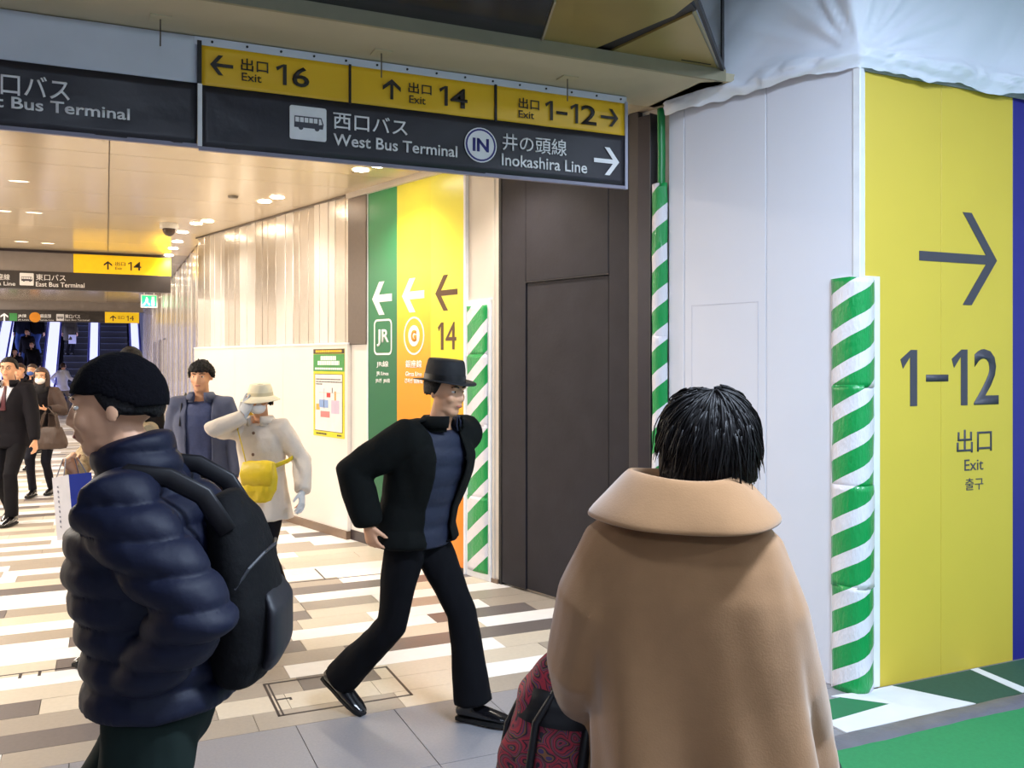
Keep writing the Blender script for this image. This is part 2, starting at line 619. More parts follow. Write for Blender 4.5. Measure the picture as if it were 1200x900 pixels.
# inspection flap cut into the white hoarding
bm = bmesh.new()
for (a, b, c, d) in ((-1.03, -.57, 1.972, 1.976), (-1.03, -1.026, .7, 1.976), (-.574, -.57, .7, 1.976)):
    bx(bm, a, b, -.0036, 0, c, d)
obj('panel_seam', bm, mat('seam_grey', '#cfd0dc', .6), wr)
tr = tag(wroot('trim_1'), kind='structure')
box('corner_bead', -0.012, 0.03, -0.012, 0.03, 0, 3.15, M_trimw, tr, 0.004)
# dark posts beside the shutter
pst = tag(wroot('door_post'), 'near-black steel post between the dark shutter and striped strip', 'post')
box('post_body', -1.44, -1.325, -0.02, 0.03, 0, 3.16, M_post, pst, 0.004)
box('post_flange', -1.325, -1.316, -0.04, 0.03, 0, 3.16, M_postg, pst, 0.003)
# dark shutter panels with a door
sh = tag(wroot('door_1'), kind='structure')
panel('door_panel', -2.80, -2.528, 0.015, 3.2, M_shutter, 0.0, parent=sh)
panel('door_panel', -1.708, -1.52, 0.015, 3.2, M_shutter, 0.0, parent=sh)
panel('door_panel', -2.528, -1.708, 2.216, 3.2, M_shutter, 0.0, parent=sh)
panel('door_leaf', -2.522, -1.712, 0.02, 2.205, M_shutter, -0.008, parent=sh)
box('door_jamb', -1.52, -1.44, -0.012, 0.03, 0.0, 3.2, M_postg, sh, 0.003)
box('door_edge', -2.83, -2.80, -0.004, 0.03, 0.0, 3.2, M_blackflat, sh)
box('door_drip', -2.53, -1.70, -0.006, 0.02, 2.208, 2.216, M_blackflat, sh)
# cream column of boards
panel('wall_panel', -3.225, -2.83, 0.0, 3.2, M_cream, 0.0)
box('edge_bead', -3.235, -3.205, -0.03, 0.02, 0, 3.2, M_trimw, wr, .003)
box('edge_bead', -2.90, -2.875, -0.012, 0.02, 0, 3.2, M_cream, wr, .003)


# striped safety boards / pads
def uv_sheet(name, prof, z0, z1, m, parent, dz=0.03, curl=0.0, ph=0.0):
    """sheet whose plan section is prof; uv = (length along the section, height)"""
    bm = bmesh.new()
    uvl = bm.loops.layers.uv.new('UVMap')
    n = max(2, int((z1 - z0) / dz))
    L = [0]
    for a, b in zip(prof, prof[1:]): L.append(L[-1] + math.hypot(b[0] - a[0], b[1] - a[1]))
    grid, uvs = [], {}
    for i in range(n + 1):
        z = z0 + (z1 - z0) * i / n
        row = []
        for (p, l) in zip(prof, L):
            bulge = 0.006 * noise.noise(Vector((l * 9 + ph, z * 7, ph)))
            c = curl * max(0, (z - (z1 - 0.06)) / 0.06) ** 2
            v = bm.verts.new((p[0], p[1] - bulge - c, z + 0.006 * noise.noise(Vector((l * 14, ph, 1))) * (i in (0, n))))
            uvs[v] = (l, z + ph * 0)
            row.append(v)
        grid.append(row)
    for a, b in zip(grid, grid[1:]):
        for j in range(len(prof) - 1):
            f = bm.faces.new((a[j], a[j + 1], b[j + 1], b[j]))
            for lp in f.loops: lp[uvl].uv = uvs[lp.vert]
    me = bm_mesh(name, bm, m, True)
    o = link(name, me, parent)
    md = o.modifiers.new('thick', 'SOLIDIFY')
    md.thickness = 0.004
    return o


def arc(cx, cy, r, a0, a1, n=10):
    return [(cx + r * math.cos(math.radians(a0 + (a1 - a0) * i / n)), cy + r * math.sin(math.radians(a0 + (a1 - a0) * i / n))) for i in range(n + 1)]


cg = tag(wroot('corner_guard'), 'green and white striped safety guard wrapped around the hoarding corner beside the yellow wall', 'corner guard')
# in the wall frame the yellow wall leaves the corner at this direction
ydir = (KK / KN, 1 / KN)   # world +X seen in the wall frame is (KK/KN, 1/KN)
prof = [(-0.118, -0.02), (-0.10, -0.033), (-0.05, -0.042), (-0.005, -0.043), (0.028, -0.034), (0.050, -0.008), (0.058, 0.025), (0.052, 0.07), (0.046, 0.09)]
for k, (a, b) in enumerate(((0.0, 0.53), (0.52, 1.03), (1.02, 1.53), (1.52, 2.065))):
    uv_sheet('guard_sleeve', prof, a, b, M_strip, cg, curl=0.006, ph=k * 1.7)
box('guard_backing', -0.124, 0.0, -0.018, -0.003, 0.0, 2.07, M_trimw, cg)
bm = slab(bmesh.new(), [(KK / KN * a - b / KN, a / KN + b * KK / KN) for (a, b) in ((0.02, -.012), (.148, -.012), (.148, -.001), (0.02, -.001))], 0.01, 2.075)
obj('guard_backing', bm, M_trimw, cg)

sg = tag(wroot('striped_strip'), 'narrow green and white striped vinyl strip beside the near-black post', 'safety strip')
for k, (a, b) in enumerate(((0.0, 0.9), (0.88, 1.8), (1.78, 2.72))):
    uv_sheet('vinyl_strip', [(-1.312, -.03), (-1.29, -.052), (-1.25, -.056), (-1.215, -.03), (-1.205, -.01)], a, b, M_strip2, sg, ph=k * 2.3)
uv_sheet('vinyl_strip', [(-1.27, -.02), (-1.25, -.05), (-1.23, -.05), (-1.215, -.02)], 2.70, 3.17, mat('green_vinyl', '#14803f', .35), sg, ph=4)

sb = tag(wroot('striped_board'), 'tall green and white striped safety board on the cream column', 'safety board')
box('board_frame', -3.215, -2.905, -0.022, 0.0, 0.0, 2.115, M_trimw, sb, .003)
for k, (a, b) in enumerate(((0.05, 0.62), (0.61, 1.17), (1.16, 1.70), (1.69, 2.07))):
    uv_sheet('vinyl_strip', [(-3.185, -.026), (-3.10, -.030), (-3.0, -.030), (-2.935, -.026)], a, b, M_strip2, sb, curl=.004, ph=k * 3.1 + 7)

# route banner: green, orange, yellow
bn = tag(wroot('route_banner'), 'tall green, orange and yellow route banner with left arrows and 14', 'banner')
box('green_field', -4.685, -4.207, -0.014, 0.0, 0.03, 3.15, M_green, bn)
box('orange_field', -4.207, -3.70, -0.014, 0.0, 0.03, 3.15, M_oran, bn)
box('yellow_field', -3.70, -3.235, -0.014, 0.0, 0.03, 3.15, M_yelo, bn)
box('edge_bead', -4.70, -4.685, -0.02, 0.0, 0.0, 3.15, M_trimw, bn)
yb = -0.0145


def wb(u0, u1, vt, vb, um=None):
    a = onW(u0, (vt + vb) / 2)[0]
    b = onW(u1, (vt + vb) / 2)[0]
    um = um or (u0 + u1) / 2
    return a, onW(um, vb)[1], b, onW(um, vt)[1]


for (u0, u1, vt, vb, m_) in ((438, 461, 330, 369, M_inkw), (473, 499, 326, 366, M_inkw), (512, 538, 322, 364, M_inkb)):
    a, z0, b, z1 = wb(u0, u1, vt, vb)
    arrow(bn, a, b, z0, z1, 0.065 if m_ is M_inkw else .045, yb, m_, 'L')
a, z0, b, z1 = wb(440, 461, 374, 416)
bm = ring(bmesh.new(), rrect(a, b, z0, z1, .05), rrect(a + .017, b - .017, z0 + .017, z1 - .017, .035), yb - .002, yb)
obj('line_emblem', bm, M_inkw, bn)
a, z0, b, z1 = wb(443.5, 457.5, 386, 406)
text(bn, 'JR', a, z0, b, z1, yb, M_inkw, .02)
a, z0, b, z1 = wb(475, 499, 371, 416)
ce, cz, re, rz_ = (a + b) / 2, (z0 + z1) / 2, (b - a) / 2, (z1 - z0) / 2
obj('line_emblem', ring(bmesh.new(), ell_pts(ce, cz, re, rz_), ell_pts(ce, cz, re - .015, rz_ - .015), yb - .002, yb), M_inkw, bn)
obj('line_emblem', prism(bmesh.new(), ell_pts(ce, cz, re * .55, rz_ * .55), yb - .002, yb), M_inkw, bn)
text(bn, 'G', ce - re * .27, cz - rz_ * .3, ce + re * .27, cz + rz_ * .3, yb - .0022, mat('ink_orange', '#e8951c', .5), .06)
for (s, u0, u1, vt, vb, m_, bo) in (('4', 524, 536.5, 377.5, 409.5, M_inkb, 0), ('JR線', 443, 457, 423, 431, M_inkw, .006), ('JR Lines', 443, 457, 435.5, 441, M_inkw, .01),
                                    ('JR선  JR线', 442, 458.5, 443.5, 449, M_inkw, .01), ('銀座線', 477, 496, 422, 431, M_inkw, .006), ('Ginza Line', 477, 496, 435.5, 441, M_inkw, .01), ('긴자선 银座线', 476, 497, 443.5, 449, M_inkw, .01)):
    a, z0, b, z1 = wb(u0, u1, vt, vb)
    text(bn, s, a, z0, b, z1, yb, m_, bo)

a, z0, b, z1 = wb(515, 521.5, 378, 410)
figure_one(bn, a, b, z0, z1, yb, M_inkb, .035)

# dark stainless column over a white board
box('column_cladding', -5.027, -4.70, -0.03, 0.03, 1.80, 3.2, M_steel, wr, .004)
panel('wall_panel', -4.995, -4.70, 0.09, 1.81, M_lower, 0.012)
# ribbed metal wall above the low hoarding
x = -8.87
k = 0
while x < -5.05:
    wd = (0.15, 0.11, 0.17, 0.13, 0.19)[k % 5]
    x1 = min(x + wd, -5.035)
    dp = (0.0, 0.014, 0.004, 0.018, 0.008)[(k * 3) % 5]
    box('metal_strip', x + .001, x1 - .001, -dp, 0.035, 1.78, 3.2, (M_metal, M_metal2)[(k * 7 // 3) % 2], wr, .003)
    x = x1
    k += 1
# low white hoarding, proud of the metal wall
lh = tag(wroot('low_hoarding'), 'low white hoarding below the ribbed metal wall, with brown skirting', 'hoarding')
for a, b in ((-8.87, -7.6), (-7.6, -6.35), (-6.35, -4.997)):
    box('hoarding_panel', a + .002, b - .002, -0.05, -0.004, 0.075, 1.81, M_lower, lh, .003)
box('skirting', -8.87, -4.997, -0.065, -0.004, 0.0, 0.075, M_base, lh)
box('top_cap', -8.87, -4.997, -0.056, -0.002, 1.805, 1.82, M_trimw, lh)
box('skirting', -4.995, -4.70, -0.02, 0.03, 0.0, 0.09, M_based, wr)
box('skirting', -4.70, -3.235, -0.02, 0.0, 0.0, 0.04, M_based, wr)
box('skirting', -3.23, -2.83, -0.018, 0.0, 0.0, 0.03, M_base, wr)
tg = tag(wroot('trim_2'), kind='structure')
box('ceiling_trim', -5.03, -2.83, -0.05, 0.03, 3.15, 3.2, M_cream, tg)
box('ceiling_trim', -8.87, -5.03, -0.03, 0.0, 3.185, 3.2, M_steel, tg)

# poster on the low hoarding
po = tag(wroot('poster'), 'yellow construction notice with green heading and small map, on the low white hoarding', 'poster')
px0, px1, pz0, pz1 = -5.66, -5.05, 0.925, 1.765
yp = -0.0505
box('sheet', px0, px1, yp - .004, yp, pz0, pz1, mat('poster_yellow', '#ddd22a', .5), po)
pw, ph_ = px1 - px0, pz1 - pz0


def pbox(name, a, b, c, d, m, k=1):
    return box(name, px0 + a * pw, px0 + b * pw, yp - .004 - .0012 * k, yp - .003, pz0 + c * ph_, pz0 + d * ph_, m, po)


pbox('heading_band', 0, 1, .945, 1, mat('poster_brown', '#3a2a1c', .5))
pbox('heading_field', 0, 1, .745, .94, mat('poster_green', '#3f9448', .5))
pbox('map_border', .05, .95, .06, .715, mat('poster_line', '#4d4a1c', .5), 1)
pbox('map_sheet', .065, .935, .067, .708, mat('poster_white', '#e9e4e2', .5), 2)
for (a, b, c, d, col) in ((.2, .5, .33, .42, '#8aa6d8'), (.25, .55, .22, .29, '#d88080'), (.45, .57, .45, .5, '#c03030'), (.1, .22, .30, .37, '#f0a848'), (.6, .85, .27, .42, '#c9b9d0'), (.2, .9, .5, .505, '#d8b8b0'), (.7, .75, .42, .52, '#d8a050'), (.35, .38, .32, .55, '#c8c0d0'), (.62, .64, .5, .56, '#38343c')):
    pbox('map_area', a, b, c, d, mat('map' + col, col, .6), 3)
prow = mat('poster_text', '#3c3a3a', .6)
for (k, (zz, a, b)) in enumerate(((.655, .1, .9), (.625, .1, .93), (.598, .1, .3))):
    bm = bmesh.new()
    q = a
    while q < b:
        wq = rnd.uniform(.02, .05)
        bx(bm, px0 + q * pw, px0 + min(q + wq, b) * pw, yp - .0078, yp - .006, pz0 + (zz - .006) * ph_, pz0 + (zz + .006) * ph_)
        q += wq + .012
    obj('fine_print', bm, prow, po)
for (zz, hh, a, b, m_) in ((.973, .014, .08, .92, M_yel), (.895, .024, .25, .75, M_inkw), (.84, .024, .15, .85, M_inkw), (.775, .012, .06, .94, M_inkw), (.03, .009, .1, .45, prow), (.03, .009, .78, .92, prow)):
    bm = bmesh.new()
    q = a
    while q < b:
        wq = rnd.uniform(.03, .06)
        bx(bm, px0 + q * pw, px0 + min(q + wq, b) * pw, yp - .0065, yp - .005, pz0 + (zz - hh) * ph_, pz0 + (zz + hh) * ph_)
        q += wq + .014
    obj('fine_print', bm, m_, po)

# ---------------------------------------------------------------- yellow and navy wall
YW = 3.36
wy = tag(link('wall_front', None), kind='structure')
box('wall_core', 3.42, 8.0, YW + .03, YW + .25, 0, 3.2, M_white, wy)
box('wall_panel', 3.42, 3.46, YW, YW + .03, 0, 3.15, M_trimw, wy)
box('wall_panel', 3.461, 3.994, YW, YW + .03, 0.0, 3.10, M_yelwall, wy, .0015)
box('wall_panel', 3.996, 4.548, YW, YW + .03, 0.0, 3.10, M_yelwall, wy, .0015)
box('wall_panel', 4.55, 5.1, YW, YW + .03, 0.0, 3.10, M_navy, wy, .0015)
box('wall_panel', 5.102, 5.65, YW, YW + .03, 0.0, 3.10, M_navy, wy, .0015)
box('wall_panel', 5.652, 8, YW, YW + .03, 0.0, 3.10, M_white, wy)
box('top_trim', 3.42, 8, YW - .004, YW + .03, 3.102, 3.16, M_white, wy)


def yb_(u0, u1, vt, vb, um=None, Y=YW):
    um = um or (u0 + u1) / 2
    return onY(u0, 423, Y)[0], onY(um, vb, Y)[1], onY(u1, 423, Y)[0], onY(um, vt, Y)[1]


a, z0, b, z1 = yb_(1077, 1168, 248, 357)
arrow(wy, a, b, z0, z1, 0.05, YW - .0005, M_inkg, 'R')
for (u0, u1, vt, vb) in ((1055, 1074.5, 410, 476), (1115, 1133.5, 409.5, 475)):
    a, z0, b, z1 = yb_(u0, u1, vt, vb)
    figure_one(wy, a, b, z0, z1, YW - .0005, M_inkg, .05)
for (s, u0, u1, vt, vb, bo) in ( ('–', 1085, 1111, 439, 447, 0.012), ('2', 1141, 1170, 409, 474, 0.012),
                                ('出口', 1121, 1162, 503, 530, .004), ('Exit', 1130, 1152, 538, 551, 0), ('출구', 1131, 1152, 560, 574, 0)):
    a, z0, b, z1 = yb_(u0, u1, vt, vb)
    text(wy, s, a, z0, b, z1, YW - .0005, M_inkg, bo)


# plastic sheeting above the hoardings: one sheet round the corner
ce_ = Vector((CX + .01, CY - .01, 0))
we = Vector((-KK / KN, 1 / KN, 0))
ps = thing('plastic_sheeting', 'crumpled white plastic sheeting draped above the white and yellow hoardings', 'sheeting')
n1, n2 = Vector((-1 / KN, -KK / KN, 0)), Vector((0, -1, 0))
bm = bmesh.new()
LC, LE = 1.21, 5.7
g_ = []
NX, NZ = 300, 64
for i in range(NZ + 1):
    f = i / NZ
    row = []
    for j in range(NX + 1):
        L = LE * (j / NX) ** 1.0
        base = ce_ + we * (LC - L) if L < LC else ce_ + Vector((L - LC, 0, 0))
        bl = max(0, min(1, (L - LC + .10) / .20))
        nn = n1.lerp(n2, bl).normalized()
        z = 3.118 - .022 * bl + .9 * f + (.022 * noise.noise(Vector((L * 4, 3, 2))) + .012 * noise.noise(Vector((L * 13, 1, 2)))) * (1 - f) ** 4
        dl, dz = L - LC, z - 3.16
        rad = math.hypot(dl, dz)
        ph = math.atan2(dz, dl)
        fan = abs(noise.noise(Vector((ph * 3.2, rad * .5, 4)))) + .5 * abs(noise.noise(Vector((ph * 8, rad * .8, 9))))
        far_ = abs(noise.noise(Vector((L * 1.3 - z * 1.2, z * .6, 6)))) + .4 * abs(noise.noise(Vector((L * 3.1 - z * 3.5, z, 8))))
        wf_ = max(0, min(1, (rad - .1) / .8))
        d = .07 * ((1 - wf_) * fan * min(1, rad * 4) + wf_ * far_)
        band = math.exp(-((z - 3.17) / .055) ** 2)
        d += band * (.022 + .05 * abs(noise.noise(Vector((L * 5, z * 24, 1)))) + .022 * abs(noise.noise(Vector((L * 15, z * 40, 5)))))
        row.append(bm.verts.new((base.x + nn.x * (d + .012), base.y + nn.y * (d + .012), z)))
    g_.append(row)
for a_, b_ in zip(g_, g_[1:]):
    for j in range(NX): bm.faces.new((a_[j], a_[j + 1], b_[j + 1], b_[j]))
obj('sheet', bm, M_sheet, ps, True)
bm = bmesh.new()
tube(bm, [ce_ + we * .77 + Vector((-.075, -.02, 3.2)), ce_ + we * .77 + Vector((-.075, -.02, 4.0))], [.010, .010], 8)
tag(obj('pole', bm, M_blackflat), 'thin black pole standing in front of the plastic sheeting', 'pole')

# hall ceiling: white sheet ceiling to the right, dark and gold glossy panels to the left
cl = tag(link('ceiling', None), kind='structure')
box('hall_ceiling', 1.2, 8.2, -4, 4.2, 4.0, 4.1, M_white, cl)


def cpanel(name, pts, m, z=3.25, th=.05, parent=cl):
    return obj(name, slab(bmesh.new(), pts, z, z + th), m, parent)


cpanel('dark_panel', [(-7, -4), (.9, -4), (.95, 1.05), (1.80, 3.54), (2.013, 4.14), (-7, 4.14)], M_dark)
cpanel('gold_panel', [(1.815, 3.54), (.965, 1.05), (1.2, 1.05), (2.37, 3.27), (2.395, 3.47), (2.25, 4.14), (2.028, 4.14)], M_gold)
cpanel('joint_strip', [(2.40, 3.35), (2.47, 3.40), (2.37, 4.14), (2.25, 4.14)], M_blackflat, 3.262)
cpanel('gold_panel', [(2.46, 3.42), (3.175, 4.13), (2.36, 4.14)], M_gold)
bm = bmesh.new()
for (a, b) in (((1.2, 1.05), (2.37, 3.27)), ((2.37, 3.27), (3.2, 4.13))):
    d = (Vector(b) - Vector(a)).normalized()
    nn = Vector((-d.y, d.x)) * .008
    slab(bm, [(a[0] - nn.x, a[1] - nn.y), (b[0] - nn.x, b[1] - nn.y), (b[0] + nn.x, b[1] + nn.y), (a[0] + nn.x, a[1] + nn.y)], 3.24, 3.275)
obj('edge_profile', bm, M_blackflat, cl)
bm = slab(bmesh.new(), [(1.806, 3.54), (1.816, 3.54), (2.03, 4.14), (2.018, 4.14)], 3.24, 3.25)
obj('joint_bead', bm, mat('bead', '#b9b09a', .3, metal=.6), cl)
# light slot in panel
box('panel_slot', 2.78, 2.97, 3.96, 3.966, 3.247, 3.25, M_blackflat, cl)

# soffit beam that carries the big sign
sf = tag(link('trim_3', None), kind='structure')
box('soffit', -7, 3.12, 4.02, 4.62, 3.195, 3.24, M_soffit, sf)
box('soffit_lip', -7, 3.10, 4.00, 4.02, 3.185, 3.25, mat('lip', '#8d866f', .7), sf)
box('lintel', -7, 2.74, 4.53, 4.62, 2.72, 3.195, M_soffit, sf)
slab(bm_ := bmesh.new(), [(3.12, 4.02), (3.20, 4.02), (3.04, 4.62), (3.0, 4.62), (3.0, 4.1)], 3.195, 3.24)
obj('soffit_end', bm_, M_soffit, sf)
# hooks with square plates under the soffit
for (u, v) in ((188, 22), (447, 62), (665, 92)):
    dx, dy = ray(u)
    d = (3.192 - CH) * FPX / (423 - v)
    t_ = thing('hanging_hook', 'thin wire hanging from a square plate under the soffit', 'hook', (dx * d, dy * d, 3.195), 0, 'wire hooks along the soffit')
    t_['label'] = {188: 'wire hook under the soffit above the left white banner', 447: 'wire hook under the soffit above the yellow exit 14 field', 665: 'wire hook under the soffit above the yellow exit 1-12 field'}[u]
    box('plate', -.045, .045, -.045, .045, -.006, 0, mat('plate', '#b8ad8e', .6), t_)
    obj('wire', tube(bmesh.new(), [(0, 0, -.005), (0, 0, -.125)], [.0035, .0035], 6), M_steel, t_)

# ---------------------------------------------------------------- big overhead sign
SY = 4.49


def banner(name, x0, x1, z0, z1, m, y, parent, n=60, amp=.004, ph=0.0):
    bm = bmesh.new()
    g_ = []
    nz = 8
    for i in range(nz + 1):
        f = i / nz
        g_.append([bm.verts.new((x0 + (x1 - x0) * j / n, y + amp * noise.noise(Vector((j / n * (x1 - x0) * 4, f * 3, ph))) , z0 + (z1 - z0) * f + (.006 * noise.noise(Vector((j / n * (x1 - x0) * 3, ph, 0))) if i in (0,) else 0))) for j in range(n + 1)])
    for a_, b_ in zip(g_, g_[1:]):
        for j in range(n): bm.faces.new((a_[j], a_[j + 1], b_[j + 1], b_[j]))
    o = obj(name, bm, m, parent, True)
    md = o.modifiers.new('thick', 'SOLIDIFY')
    md.thickness = .003
    md.offset = 1
    return o


def sx(u): return onY(u, 423, SY)[0]


def sbox(u0, u1, vt, vb, at=None, Y=SY):
    """at: the column where the heights were read"""
    at = u0 if at is None else at
    return onY(u0, 423, Y)[0], onY(at, vb, Y)[1], onY(u1, 423, Y)[0], onY(at, vt, Y)[1]


XD = sx(233)
s1 = thing('overhead_sign', 'left part of the big overhead sign, white above black lettering of the East Bus Terminal', 'sign', (0, 0, 0))
banner('white_field', -1.6, XD - .008, 2.955, 3.19, M_fascia, SY, s1, ph=1)
banner('black_field', -1.6, XD - .008, 2.675, 2.968, M_black, SY - .003, s1, ph=2)
box('bottom_hem', -1.6, XD, SY - .004, SY + .02, 2.662, 2.680, mat('hem', '#8e8a9c', .5), s1)
tf = SY - .010
a, z0, b, z1 = sbox(-32, 82, 85, 112, 5)
text(s1, '東口バス', a, z0, b, z1, tf, M_inkw, .008)
a, z0, b, z1 = sbox(-41, 152, 118.7, 132.5, 60)
text(s1, 'East Bus Terminal', a, z0, b, z1, tf, M_inkw, .018)
s2 = thing('overhead_sign', 'right part of the big overhead sign with yellow exit row and right arrow', 'sign', (0, 0, 0))
XE = sx(734)
box('sign_board', XD, XE, SY + .004, SY + .03, 2.66, 3.19, M_fascia, s2)
banner('yellow_field', XD + .004, XE - .008, 2.955, 3.155, M_yel, SY, s2, ph=3)
banner('black_field', XD + .004, XE - .008, 2.668, 2.962, M_black, SY - .003, s2, ph=4)
box('top_hem', XD - .02, XE, SY - .003, SY + .004, 3.152, 3.19, M_fascia, s2)
box('bottom_hem', XD, XE, SY - .004, SY + .02, 2.652, 2.670, mat('hem', '#8e8a9c', .5), s2)
box('end_hem', XE - .012, XE + .006, SY - .008, SY + .02, 2.652, 3.16, mat('hem2', '#a9a8ba', .5), s2)
box('divider', XD - .008, XD + .012, SY - .012, SY, 2.967, 3.17, M_blackflat, s2)
box('divider', XD - .006, XD + .014, SY - .012, SY, 2.67, 2.965, M_inkw, s2)
box('divider', sx(408.5), sx(411), SY - .012, SY, 2.955, 3.155, M_blackflat, s2)
box('divider', sx(579), sx(581.5), SY - .012, SY, 2.955, 3.155, M_blackflat, s2)
bm = bmesh.new()
for i in range(15):
    x = XD + .06 + i * (XE - XD - .1) / 14
    prism(bm, ell_pts(x, 3.172, .006, .006, 8), SY - .008, SY)
o_ = obj('bolts', bm, M_blackflat, s2)
o_['kind'] = 'stuff'
for (u0, u1, vt, vb, d, m_, th) in ((246, 273, 66, 89, 'L', M_ink, .016), (448, 469, 93.5, 117, 'U', M_ink, .016), (703, 723.5, 128, 148.5, 'R', M_ink, .016), (695, 724.5, 173, 205.5, 'R', M_inkw, .024)):
    a, z0, b, z1 = sbox(u0, u1, vt, vb, (u0 + u1) / 2)
    arrow(s2, a, b, z0, z1, th, tf + .001, m_, d)
for (s, u0, u1, vt, vb, m_, bo) in (('出口', 282, 314, 69, 83.5, M_ink, .01), ('Exit', 283, 306, 86, 95.5, M_ink, .005), ('6', 342, 362, 78.5, 102, M_ink, .015),
                                    ('出口', 478, 505, 97, 109.5, M_ink, .01), ('Exit', 479, 498, 112.5, 121.5, M_ink, .005), ('4', 527, 547, 103.5, 126.5, M_ink, .015),
                                    ('出口', 607, 631, 115, 127.5, M_ink, .01), ('Exit', 607, 625, 130, 138.5, M_ink, .005), ('–', 651, 664, 131, 134.5, M_ink, .012), ('2', 680, 698, 123.5, 146, M_ink, .012),
                                    ('西口バス', 390, 477, 131.5, 151.5, M_inkw, .008), ('West Bus Terminal', 390, 535, 157, 171, M_inkw, .014),
                                    ('井の頭線', 588, 663, 156.5, 176.5, M_inkw, .004), ('Inokashira Line', 587, 687, 180.5, 194.5, M_inkw, .012)):
    a, z0, b, z1 = sbox(u0, u1, vt, vb, u0 + 4)
    text(s2, s, a, z0, b, z1, tf + .001, m_, bo)


for (u0, u1, vt, vb) in ((323, 335.5, 75.5, 99.5), (514, 524, 101, 124), (638, 647, 118.5, 141), (667.5, 676.5, 122, 144.5)):
    a, z0, b, z1 = sbox(u0, u1, vt, vb, u0 + 4)
    figure_one(s2, a, b, z0, z1, tf + .001, M_ink, .018)


def bus_icon(parent, x0, x1, z0, z1, y, fine=True):
    obj('bus_tile', prism(bmesh.new(), rrect(x0, x1, z0, z1, (x1 - x0) * .06), y - .003, y), M_inkw, parent)
    w_, h_ = x1 - x0, z1 - z0
    bm = bmesh.new()
    prism(bm, [(x0 + w_ * .12, z0 + h_ * .36), (x0 + w_ * .9, z0 + h_ * .36), (x0 + w_ * .92, z0 + h_ * .5), (x0 + w_ * .86, z0 + h_ * .7), (x0 + w_ * .13, z0 + h_ * .7)], y - .005, y - .003)
    for q in (.3, .74): prism(bm, ell_pts(x0 + w_ * q, z0 + h_ * .36, w_ * .065, w_ * .065, 14), y - .0052, y - .003)
    obj('bus_body', bm, M_inkg, parent)
    bm = bmesh.new()
    for q in range(5): bx(bm, x0 + w_ * (.15 + q * .125), x0 + w_ * (.15 + q * .125 + .1), y - .0062, y - .005, z0 + h_ * .52, z0 + h_ * .66)
    prism(bm, [(x0 + w_ * .79, z0 + h_ * .48), (x0 + w_ * .88, z0 + h_ * .5), (x0 + w_ * .84, z0 + h_ * .66), (x0 + w_ * .79, z0 + h_ * .66)], y - .0062, y - .005)
    obj('bus_windows', bm, M_inkw, parent)


a, z0, b, z1 = sbox(339, 382, 123.5, 163, 341)
bus_icon(s2, a, b, z0, z1, tf + .002)
cxi, czi = onY(562.5, 170.5, SY)
ri = .094
obj('line_emblem', prism(bmesh.new(), ell_pts(cxi, czi, ri, ri), tf - .001, tf + .002), M_inkw, s2)
obj('line_emblem', ring(bmesh.new(), ell_pts(cxi, czi, ri * .93, ri * .93), ell_pts(cxi, czi, ri * .83, ri * .83), tf - .0025, tf - .001), M_blue, s2)
text(s2, 'IN', cxi - ri * .5, czi - ri * .38, cxi + ri * .5, czi + ri * .38, tf - .001, M_blue, .03)

# ---------------------------------------------------------------- passage shell
CZ = 3.2
wf = tag(link('wall_far_right', None), kind='structure')
XR = 1.107
box('wall_core', XR + .03, XR + .4, 11.75, 34, 0, 3.2, M_cream, wf)
y = 11.78
k = 0
while y < 31.9:
    wd = (0.26, 0.20, 0.30, 0.22)[k % 4]
    dp = (0.0, 0.012, 0.004)[k % 3]
    box('metal_strip', XR - dp, XR + .03, y + .001, y + wd - .001, 0.02, 3.2, (M_metal, M_metal2)[(k * 5 // 3) % 2], wf, .003)
    y += wd
    k += 1
for yy in (19.5, 21.3, 23.6):
    bm = bmesh.new()
    bx(bm, XR - .016, XR, yy, yy + .02, 0, 2.1)
    bx(bm, XR - .016, XR, yy + .9, yy + .92, 0, 2.1)
    bx(bm, XR - .016, XR, yy, yy + .92, 2.1, 2.12)
    obj('door_outline', bm, M_steel, wf)
wl = tag(link('wall_left', None), kind='structure')
box('wall_core', -5.3, -5.0, 4.6, 34, 0, 3.2, M_lower, wl)
box('wall_core', -7, -5.0, 4.55, 4.7, 0, 3.2, M_white, wl)
wb_ = tag(link('wall_back', None), kind='structure')
box('wall_core', -7.2, 8.2, -4.2, -4.0, 0, 4.1, M_white, wb_)
box('wall_core', -7.2, -7.0, -4, 4.6, 0, 4.1, M_white, wb_)
box('wall_core', 8.0, 8.2, -4, 3.4, 0, 4.1, M_white, wb_)

pc = tag(link('ceiling.001', None), kind='structure')
pc.name = 'ceiling_passage'
box('ceiling_slab', -5.3, 3.4, 4.62, 31.2, 3.215, 3.3, M_grout, pc)
ys = [4.62, 5.6, 6.75, 7.35, 7.93, 9.15, 10.35, 11.6, 12.9, 14.0, 15.4, 16.8, 18.2, 19.6, 21.0, 22.4, 23.8, 25.2, 26.6, 28.0, 29.4, 31.2]
for i, (a, b) in enumerate(zip(ys, ys[1:])):
    for (x0, x1) in ((-5.0, -2.6), (-2.6, .018), (.018, 3.3 if b < 12 else 1.1)):
        box('ceiling_panel', x0 + .004, x1 - .004, a + .003, b - .003, 3.2, 3.215, M_ceil if a < 14 else M_ceil2, pc)

